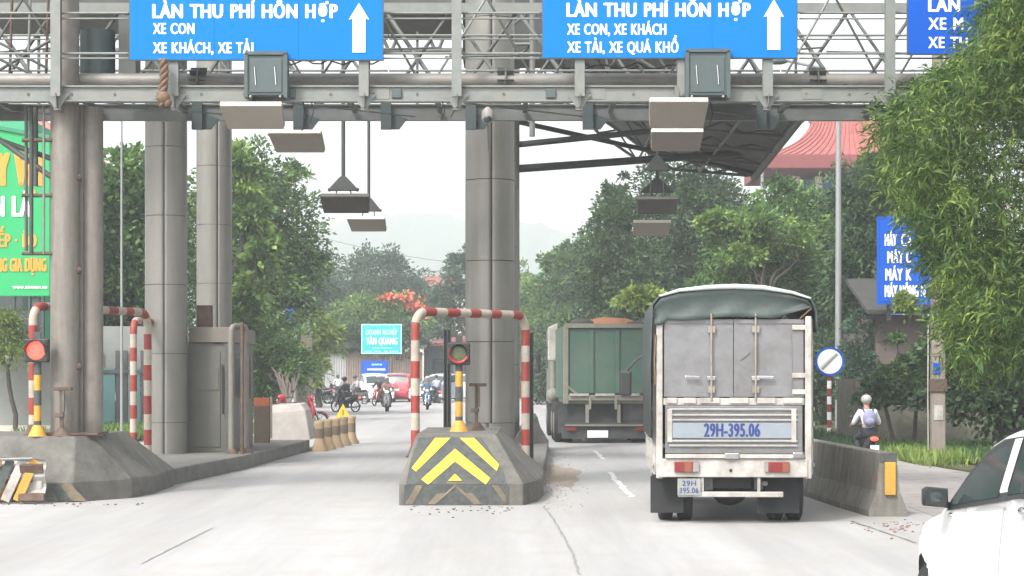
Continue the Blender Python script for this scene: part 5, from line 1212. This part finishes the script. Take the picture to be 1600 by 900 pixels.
for i in range(5):
    f_ = P('door', DKW, r, lambda m: m.bx(.2+i*1.9, 1.5+i*1.9, .1, .19, 0, 2.5)); P('pane', GLASS, f_, lambda m: m.bx(.35+i*1.9, 1.35+i*1.9, .06, .09, 1.0, 2.3))
for i in range(6): P('awning_post', GALVD, r, lambda m: m.tube([(i*1.95, -.8, 0), (i*1.95, -.8, 3.3+i*.25)], .06, 6))
TEAL = mat('sign_teal', (.02, .40, .40), .5, 0, .08, 2); CYL = mat('letter_cyan', (.45, .85, .85), .5)
def board(label, name, x0, x1, y0, y1, d, m_, rows, posts=True, wm=WHITE):
    a, b = W(x0, y1, d), W(x1, y0, d); r = empty(name, (a.x, d, a.z), label, 'sign'); w, h = b.x-a.x, b.z-a.z; s = F/d
    P('panel', m_, r, lambda m: m.bx(0, w, 0, .08, 0, h), .02)
    P('border', CYL if m_ is TEAL else m_, r, lambda m: (m.bx(-.06, w+.06, -.0, .1, -.07, -.003), m.bx(-.06, w+.06, 0, .1, h+.003, h+.07), m.bx(-.06, -.003, 0, .1, 0, h), m.bx(w+.003, w+.06, 0, .1, 0, h)))
    for t, p0, p1, yb, cap, mm in rows: letters(t, r, (p0-x0)/s, (y1-yb)/s, -.03, cap/s, (p1-p0)/s, mm, 'lettering', .03, .03)
    if posts: P('post', DARKST, r, lambda m: (m.bx(w*.25, w*.25+.1, .09, .19, -a.z, h*.9), m.bx(w*.75, w*.75+.1, .09, .19, -a.z, h*.9)))
    return r
board('teal sign reading doanh nghiệp tân quang over the far junction', 'shop_sign', 566, 626, 508, 551, 121, TEAL, [('DOANH NGHIỆP', 572, 621, 523, 8, CYL), ('TÂN QUANG', 572, 621, 538, 10, WHITE), ('nnnn nnnnnn', 582, 612, 545, 3, CYL), ('nnnn nnn  nn nnnn', 569, 622, 550, 3, CYL)])
board('small blue sign with white lines below the teal sign', 'shop_sign', 566, 605, 565, 591, 118, BLUE2, [('nnnn', 581, 597, 571, 4, CYL), ('nnnnnnnn', 574, 602, 579, 5, WHITE)])
board('blue machinery sign with four white rows beginning máy, beside the bamboo', 'shop_sign', 1374, 1462, 342, 472, 56, BLUE2, [('MÁY', 1382, 1401, 384, 18, WHITE), ('CÀ', 1407, 1425, 384, 18, WHITE), ('MÁY C', 1386, 1424, 411, 18, WHITE), ('MÁY K', 1383, 1424, 438, 18, WHITE), ('MÁY NÔNG N', 1382, 1446, 464, 18, WHITE)], posts=False)
DKW = mat('old_roof_dark', (.045, .045, .042), .9, 0, .25, 2)
r = empty('roadside_house', (11.2, 57.5, 0), 'dark old house with brownish wall below the blue machinery sign', 'house')
P('wall', mat('old_wall', (.13, .10, .088), .9, 0, .2, 1.5, dirt=(.12, .11, .1), dirt_amt=.6), r, lambda m: m.bx(-.3, 8, 0, 6, 0, 3.5)); P('roof', DKW, r, lambda m: m.prism([(-.7, -.8, 3.5), (8.4, -.8, 3.5), (8.4, 3, 4.6), (-.7, 3, 4.6)], (0, 0, .12)))
P('door', DKW, r, lambda m: m.bx(.9, 2.0, -.05, -.005, 0, 2.3)); P('sign_frame', DARKST, r, lambda m: [m.bx(x, x+.1, -1.2, -1.1, 3.3, 6.2) for x in (-.2, 1.2)])
r = empty('slope_wall', (8.8, 49, 0), 'mottled grey-brown retaining bank beside the right lane', 'bank')
P('bank', mat('bank_mottled', (.085, .075, .058), .95, 0, .45, 3.5, .9, dirt=(.035, .05, .02), dirt_amt=.9, dirt_scale=2.2), r, lambda m: m.rings([[Vector((x, y, z)) for y, z in ((-1.0, 0), (-.2, .8+.2*math.sin(x*2)), (.3, 1.45+.18*math.sin(x*1.3+1)+.1*math.sin(x*4.1)), (3, 1.6), (3, 0))] for x in np.arange(0, 11, .5)], smooth=False))
# pagoda-roofed building
d = 110.; s = F/d; r = empty('pagoda_building', (W(1310, 600, d).x, d+4, 0), 'tall building with a wide pale red pagoda roof and dark red eaves', 'building')
P('wall', mat('wall_blue', (.06, .16, .42), .8, 0, .08, 1), r, lambda m: m.bx(-1.6, 6.2, -1.5, 6, 0, 12.95))
P('column', PLASW, r, lambda m: [m.tube([(x, -2.6, 0), (x, -2.6, 13.0)], .22, 10) for x in (-2.2, -.9, 1.6, 4.2, 6.2)])
def pag(m):
    lv = []
    for t in [i/8 for i in range(9)]:
        k = (1-t)**1.8; hx0 = -4.1+(4.1-.75)*(1-k); hx1 = 7.5-(7.5-4.5)*(1-k); hy = 4.8*k+.5; z = 14.1+t*2.6
        lv.append([Vector((hx0, -hy+1, z)), Vector((hx1, -hy+1, z)), Vector((hx1, hy+1, z)), Vector((hx0, hy+1, z))])
    m.rings(lv, smooth=False)
P('roof', mat('roof_pale_red', (.30, .085, .075), .7, 0, .14, 2), r, pag)
def ribs(m):
    for q in range(26):
        f = (q+.5)/26; pts = []
        for t in [i/8 for i in range(9)]:
            k = (1-t)**1.8; hx0 = -4.1+(4.1-.75)*(1-k); hx1 = 7.5-(7.5-4.5)*(1-k); hy = 4.8*k+.5; pts.append((hx0+(hx1-hx0)*f, -hy+1-.02, 14.1+t*2.6+.03))
        m.tube(pts, .028, 5)
rb = P('tile_rib', mat('roof_pale_red', (.36, .115, .10)), r, ribs); rb['kind'] = 'stuff'
P('eave', ROOFD, r, lambda m: m.bx(-4.15, 7.55, -4.4, 6.4, 13.3, 14.08), .05); P('ridge', ROOFR, r, lambda m: m.bx(-.9, 4.6, .8, 1.3, 16.6, 16.85))
r = empty('distant_house', W(850, 600, 190)*1, 'small far house with an orange and teal roof above the trees', 'house'); r.location.z = 0
P('wall', TEALW, r, lambda m: m.bx(-2, 2.2, 0, 4, 0, 11.2)); P('roof', mat('roof_orange', (.5, .18, .1), .8), r, lambda m: m.prism([(-1.8, -.4, 10.0), (2.6, -.4, 10.0), (2.4, -.4, 10.7), (-1.6, -.4, 10.7)], (0, .38, 0)))
r = empty('distant_house', W(688, 600, 230)*1, 'far pale house with a pinkish roof left of the middle column', 'house'); r.location.z = 0
P('wall', PLASW, r, lambda m: m.bx(-2.5, 3, 0, 5, 0, 11.6)); P('roof', ROOFR, r, lambda m: m.prism([(-3, -.4, 11.65), (3.5, -.4, 11.65), (2.4, -.4, 12.9), (-2, -.4, 12.9)], (0, 5.8, 0)))
r = empty('white_awning', W(412, 500, 80)*1, 'white shop awning seen through the hedge trees right of the left columns', 'awning')
P('cover', WHITE, r, lambda m: m.prism([(-.4, 0, 0), (.5, 0, 0), (.35, 0, .28), (-.3, 0, .28)], (0, 1.5, 0))); P('post', GALVD, r, lambda m: m.tube([(.45, .1, 0), (.45, .1, -r.location.z)], .05, 6))
r = empty('blue_banner', W(453, 500, 86)*1, 'narrow blue banner left of the far pale poles', 'banner')
P('cloth', BLUE, r, lambda m: m.bx(-.12, .22, 0, .03, -.4, .5)); P('pole', GALVD, r, lambda m: m.tube([(-.15, .02, .55), (-.15, .02, -r.location.z)], .03, 6))

# ------------------------------------------------------------------ hills
def hill(name, d, tab, m_, seed, depth=160):
    rng = np.random.default_rng(seed); s = F/d; xs_ = np.arange(-300, 1900, 8); rows = []
    for j in range(12):
        t = j/11; row = []
        for x in xs_:
            zt = H+(HOR-lerp_tab(tab, x))/s; z = zt*math.sin(t*math.pi*.5)**.8
            z += (mnoise.noise(Vector((x*.035, t*6, seed)))*1.6+mnoise.noise(Vector((x*.12, t*15, seed)))*.8)*t*(d/500)
            row.append(((x-800)/s*(1+0*t), d-depth*(1-t), max(z, -.5)))
        rows.append(row)
    n = len(xs_); v = [p for r_ in rows for p in r_]
    me = bpy.data.meshes.new(name); me.from_pydata(v, [], [(i*n+j, i*n+j+1, (i+1)*n+j+1, (i+1)*n+j) for i in range(11) for j in range(n-1)]); me.materials.append(m_)
    o = link(name, me); o['kind'] = 'structure'
HILLM = ground_mat('hill_forest', (.03, .055, .03), (.07, .11, .05), (.05, .08, .04), .012, .05, .5)
hill('hills', 1450, [(-300, 400), (300, 392), (480, 376), (540, 352), (580, 346), (640, 337), (700, 341), (760, 346), (810, 345), (850, 358), (880, 366), (930, 384), (1100, 400), (1900, 410)], HILLM, 3, 350)
hill('hills', 900, [(-300, 440), (450, 430), (560, 420), (700, 428), (780, 424), (900, 445), (1200, 455), (1900, 460)], HILLM, 5, 220)

# ------------------------------------------------------------------ trees (built where they stand)
SHT = 'trees along the right of the road'; SHL = 'trees along the left of the road'
tree('leafy_tree', 'bright leafy tree between the left gantry leg and the front column', 62, 188, [(190, 285, 48, 50), (175, 350, 50, 50), (205, 420, 52, 60), (170, 480, 48, 55), (200, 540, 45, 50), (240, 330, 40, 70)], 17000, .27, LF_MID, 1, SHL, wr=.3)
tree('leafy_tree', 'large spreading tree right of the two tall left columns', 76, 400, [(395, 290, 62, 58, -1.5), (440, 345, 55, 68), (405, 420, 78, 62), (345, 300, 45, 60), (462, 415, 38, 42), (330, 400, 55, 90), (450, 270, 30, 22), (420, 470, 60, 40)], 30000, .22, LF_MID, 2, SHL, .3)
tree('leafy_tree', 'bright-leaved branch mass just right of the second left column', 66, 372, [(378, 262, 24, 32), (392, 330, 22, 36), (405, 395, 26, 44), (385, 455, 26, 32), (372, 500, 22, 30)], 6000, .28, LF_BRT, 3, SHL, wr=.3)
tree('shrub', 'dark green flowering shrub right of the booth pipe frame', 66, 420, [(410, 520, 34, 30), (428, 570, 45, 42), (405, 600, 30, 34), (460, 560, 26, 40)], 9000, .17, LF_MID, 4, None, .1, 'shrub', flowers=(FLW_W, [(440, 570, 14, 6), (424, 590, 8, 6)], 30))
tree('yellow_green_tree', 'feathery yellow-green tree by the far pale poles', 92, 498, [(480, 510, 36, 22), (505, 525, 30, 20), (470, 545, 24, 26), (488, 575, 16, 26), (450, 500, 20, 18)], 6500, .34, LF_YG, 5, None, .15, wr=.14)
tree('dome_tree', 'big rounded bluish tree below the far hill', 175, 575, [(560, 425, 62, 42), (520, 450, 45, 45), (610, 440, 48, 42), (648, 470, 40, 34), (575, 480, 80, 40), (680, 480, 28, 30)], 16000, .42, LF_BLU, 6, None, .5)
tree('dome_tree', 'dark bluish tree filling the gap left of the dome tree', 140, 500, [(492, 440, 38, 36), (500, 480, 45, 34), (460, 450, 30, 45)], 9000, .36, LF_BLU, 7, None, .4)
tree('flame_tree', 'light green flame tree with red blossom above the teal sign', 132, 590, [(560, 490, 42, 26), (605, 482, 44, 24), (640, 500, 30, 30), (530, 505, 30, 22), (590, 515, 60, 22)], 12000, .30, LF_BRT, 8, None, .3, flowers=(FLW_R, [(605, 466, 10, 5), (632, 466, 22, 8), (648, 478, 16, 9), (655, 490, 10, 8)], 70))
tree('leafy_tree', 'tall narrow tree just left of the middle column', 142, 720, [(722, 400, 17, 30), (716, 440, 22, 34), (690, 485, 30, 36), (706, 520, 30, 40)], 7000, .32, LF_BLU, 9, None, .3)
tree('leafy_tree', 'pale green tree just right of the middle column', 150, 828, [(822, 430, 18, 20), (835, 470, 30, 34), (815, 500, 26, 30), (850, 510, 30, 30)], 7000, .32, LF_BRT, 10, None, .3)
tree('leafy_tree', 'mid green tree right of the far orange roof', 118, 880, [(862, 412, 22, 16), (890, 420, 36, 34), (872, 460, 45, 38), (905, 400, 30, 30), (850, 520, 45, 45)], 13000, .28, LF_MID, 11, None, .3)
tree('tall_tree', 'tall dark feathery tree right of the middle column, above the dump truck', 84, 985, [(960, 330, 32, 42), (945, 385, 36, 50), (985, 430, 62, 62), (1000, 340, 42, 52), (935, 440, 32, 42), (1010, 500, 80, 52), (940, 520, 60, 50), (965, 300, 18, 20)], 30000, .22, LF_DARK, 12, SHT, .35)
tree('tall_tree', 'tall dark tree behind the hanging lamps of the right lane', 88, 1060, [(1050, 290, 52, 40), (1090, 330, 50, 55), (1060, 390, 60, 60), (1040, 450, 60, 50), (1100, 300, 40, 45), (1120, 400, 50, 60), (1130, 340, 40, 50)], 28000, .22, LF_DARK, 13, SHT, .35)
tree('leafy_tree', 'broad darker tree behind the bright young tree right of the hanging lamps', 71, 1190, [(1130, 350, 48, 14), (1185, 340, 50, 16), (1200, 380, 75, 42), (1160, 420, 60, 50), (1230, 430, 70, 50), (1140, 480, 60, 50)], 26000, .19, LF_MID, 14, SHT, .3)
tree('leafy_tree', 'bright young tree between the two thin white poles, flat top', 68.6, 1190, [(1100, 345, 24, 9), (1135, 338, 36, 9), (1180, 348, 44, 12), (1235, 372, 40, 16), (1290, 350, 30, 14), (1160, 400, 30, 12)], 6500, .19, LF_BRT, 41, None, .1)
tree('leafy_tree', 'yellow-green treetop just above the dump truck load', 62, 1045, [(985, 462, 26, 9), (1012, 458, 22, 8), (1005, 475, 16, 9)], 2600, .18, LF_YG, 15, None, .08)
tree('leafy_tree', 'dense tree below the pagoda roof, left of the lamp pole', 74, 1265, [(1225, 325, 40, 34), (1290, 340, 50, 54), (1230, 360, 50, 50), (1265, 430, 60, 70), (1210, 295, 24, 22), (1300, 480, 50, 70)], 24000, .20, LF_MID, 16, SHT, .3)
tree('leafy_tree', 'dark tree between the lamp pole and the blue machinery sign', 62, 1345, [(1350, 300, 40, 50), (1340, 370, 40, 60), (1380, 280, 35, 40), (1330, 440, 36, 50), (1345, 480, 26, 40)], 20000, .18, LF_DARK, 17, SHT, .28)
tree('small_tree', 'small cone-shaped tree behind the backpack rider', 58, 1352, [(1345, 510, 20, 26), (1352, 550, 34, 34), (1352, 590, 38, 36), (1340, 620, 30, 26)], 9000, .13, LF_BLU, 18, None, .09)
tree('leafy_tree', 'dark thicket behind the dump truck', 100, 880, [(870, 560, 40, 60), (850, 600, 40, 30), (910, 580, 50, 60), (1000, 570, 90, 60), (1100, 560, 80, 70)], 16000, .25, LF_DARK, 19, None, .2)
tree('leafy_tree', 'undergrowth tree between the truck and the round sign', 64, 1290, [(1290, 560, 40, 50), (1285, 620, 36, 34), (1320, 600, 30, 40)], 9000, .16, LF_DARK, 20, None, .12)
tree('thicket_tree', 'broad-leaved dark tree behind the utility pole at the right edge', 44, 1560, [(1500, 540, 50, 45), (1560, 500, 60, 60), (1540, 590, 70, 50), (1610, 560, 60, 80), (1600, 640, 60, 40), (1510, 610, 30, 34), (1650, 450, 60, 70)], 22000, .17, LF_DARK, 21, None, .15, wr=.3)
tree('leafy_tree', 'low yellow-green shrub right of the small cone-shaped tree', 47, 1425, [(1420, 580, 34, 20), (1440, 600, 24, 20), (1415, 470, 20, 12)], 3500, .14, LF_YG, 22, None, .05)
tree('leafy_tree', 'shrub in front of the low wall at the left edge', 50.5, 30, [(30, 530, 40, 28), (-20, 520, 50, 40), (10, 500, 20, 20)], 6000, .15, LF_YG, 23, None, .06, wr=.12, base_z=0)
tree('leafy_tree', 'dark tree behind the billboard and white building', 95, 110, [(130, 330, 60, 60), (60, 300, 80, 50), (150, 420, 60, 80), (250, 440, 60, 90), (300, 560, 70, 60), (200, 580, 60, 60)], 16000, .25, LF_DARK, 24, None, .3)
tree('shrub', 'dark shrubs spilling over the bank below the old house', 46.5, 1400, [(1395, 590, 36, 18), (1430, 610, 30, 20), (1370, 612, 26, 16), (1440, 560, 26, 22), (1400, 520, 14, 12)], 8000, .13, LF_DARK, 45, None, .05, 'shrub')
tree('leafy_tree', 'dark low tree crowns just behind the teal sign, over the shed roof', 124.6, 560, [(525, 528, 34, 20), (560, 530, 34, 20), (605, 528, 36, 20), (640, 522, 26, 22), (505, 545, 20, 18)], 8000, .26, LF_DARK, 46, None, .15)
# pale leafless frangipani
rng = np.random.default_rng(31); r = empty('frangipani', ((452-800)/46., 65, 0), 'pale leafless many-branched frangipani above the red motorbikes', 'tree')
def fr(m):
    limb(m, (0, 0, 0), (0, 0, .7), .12, .09, rng, 3, .03)
    for k in range(15):
        a = rng.uniform(-1, 1); b = rng.uniform(-.6, .6); e = Vector((a*.45, b*.4, rng.uniform(1.3, 1.75))); limb(m, (0, 0, .6), e, .05, .03, rng, 3, .06); limb(m, e, e+Vector((rng.uniform(-.2, .2), 0, .2)), .03, .015, rng, 2, .03)
P('trunk', FLW_W, r, fr)
# palm-ish trunk with ivy behind motorbikes
r = empty('tree_trunk', ((476-800)/44., 68, 0), 'thick pale trunk standing left of the parked motorbikes', 'tree')
P('trunk', mat('pale_bark', (.3, .26, .2), .9, 0, .15, 3), r, lambda m: limb(m, (0, 0, -.1), (.1, 0, 3.2), .36, .2, np.random.default_rng(2), 5, .02))

# ------------------------------------------------------------------ bamboo at the right
rng = np.random.default_rng(77); d = 25.5; root = empty('bamboo', (9.6, d, 0), 'large arching bamboo clump with drooping leaves filling the right side', 'bamboo'); base = Vector((9.6, d, 0))
tips = []; culm_pts = []
CULM = mat('bamboo_culm', (.16, .19, .06), .5, 0, .15, 6)
bounds = lambda y: lerp_tab([(-80, 1560), (20, 1545), (70, 1520), (110, 1470), (150, 1410), (200, 1378), (260, 1395), (330, 1425), (400, 1462), (450, 1482), (500, 1480), (560, 1505), (620, 1590)], y)
targets = [(1480, -40), (1540, 20), (1500, 80), (1420, 130), (1400, 190), (1390, 250), (1430, 300), (1450, 360), (1460, 420), (1480, 470), (1560, 150), (1600, 250), (1560, 330), (1540, 420), (1600, 480), (1590, 60), (1640, 120), (1660, 330), (1520, 210), (1480, 500)]
for i, (x, y) in enumerate(targets):
    dd = d+rng.uniform(-1.8, 2.6); e = W(x, y, dd)-base; b0 = Vector((rng.uniform(-.5, .5), rng.uniform(-.5, .5), 0))
    ap = Vector((b0.x+(e.x-b0.x)*.35, b0.y+(e.y-b0.y)*.4, max(e.z*1.25, e.z+1.6)))
    pts = [b0*(1-t)**2+ap*2*t*(1-t)+e*t*t for t in [k/14 for k in range(15)]]
    P('culm', CULM, root, lambda m: m.tube(pts, [.045*(1-.85*k/14) for k in range(15)], 7)); culm_pts += [(pts[k], k/14) for k in range(5, 15)]
L_ = []; A_ = []; TN = []
# leafy sprays: each spray is a drooping twig with blades along it
ns = 8200
for k in range(ns):
    y = rng.uniform(-110, 560)
    lo = bounds(y); x = lo+abs(rng.normal())*110 if rng.random() < .55 else rng.uniform(lo, 1720)
    if y > 520 and x < 1500: continue
    dd = d+rng.normal()*1.3; c = np.array(W(x+rng.normal()*8, y, dd)-base)
    dr = np.array([rng.normal()*.8-.2, rng.normal()*.6, rng.uniform(-1.0, .35)]); dr /= np.linalg.norm(dr); ln = rng.uniform(.25, .55); tt = rng.random()**1.3; nb = rng.integers(8, 15)
    for q in range(nb):
        t = q/nb; p = c+dr*ln*t+np.array([0, 0, -.25*t*t*ln]); a = dr*.7+rng.normal(size=3)*.65+np.array([0, 0, -.42]); L_.append(p); A_.append(a); TN.append(tt)
L_ = np.array(L_); A_ = np.array(A_); k = len(L_)
v = leaf_arrays(L_, A_, rng.uniform(.06, .19, k), rng.uniform(.006, .015, k), rng); link('leaves', quads_mesh('leaves', v, LF_BAM, np.array(TN)), root)['kind'] = 'stuff'

# ------------------------------------------------------------------ grass and low plants
def grass(name, pts_fn, n, hgt, m_, seed):
    rng = np.random.default_rng(seed); P_ = np.array([pts_fn(rng) for _ in range(n)]); a = rng.normal(size=(n, 3))*.35+np.array([0, 0, 1.])
    v = leaf_arrays(P_, a, hgt*rng.uniform(.4, 1.2, n), hgt*.09*rng.uniform(.7, 1.3, n), rng); o = link(name, quads_mesh(name, v, m_)); o['kind'] = 'stuff'
grass('grass', lambda r: (r.uniform(8.2, 17), r.uniform(39.5, 49), 0), 20000, .17, LF_MID, 1)
grass('grass', lambda r: (r.uniform(6.8, 9.0), r.uniform(44, 60), 0), 3500, .22, LF_DARK, 2)
grass('grass', lambda r: (r.uniform(-11.5, -9.6) if r.random() < .9 else r.uniform(-13, -9.7), r.uniform(49, 54), 0), 7000, .4, LF_BRT, 3)
grass('grass', lambda r: (r.normal()*.35-6.0-1.3, 60+r.normal()*2.5, 0), 3000, .3, LF_BRT, 4)
grass('weeds', lambda r: (7.9+abs(r.normal())*.5, 39.0+r.normal()*.9, 0), 1800, .3, LF_YG, 5)
sheet('grass_verge', [(9.7, 20), (60, 20), (60, 60), (7.2, 60), (8.05, 38.6), (9.3, 24)], .012, GRASSG)
sheet('left_pavement', [(-40, 38), (-14.2, 38), (-13.6, 52), (-40, 52)], .012, CONCL)

# ------------------------------------------------------------------ haze: one closed box of pale air
hm = bpy.data.materials.new('haze_air'); hm.use_nodes = True; nt = hm.node_tree; nt.nodes.clear()
ho = node(nt, 'ShaderNodeOutputMaterial'); vp = node(nt, 'ShaderNodeVolumePrincipled'); vp.inputs['Color'].default_value = (.93, .97, 1, 1); vp.inputs['Density'].default_value = .00105; vp.inputs['Anisotropy'].default_value = .2
nt.links.new(vp.outputs[0], ho.inputs['Volume'])
hz = MB().bx(-1600, 1600, -60, 1600, -1, 128).build('haze', hm); hz['kind'] = 'stuff'
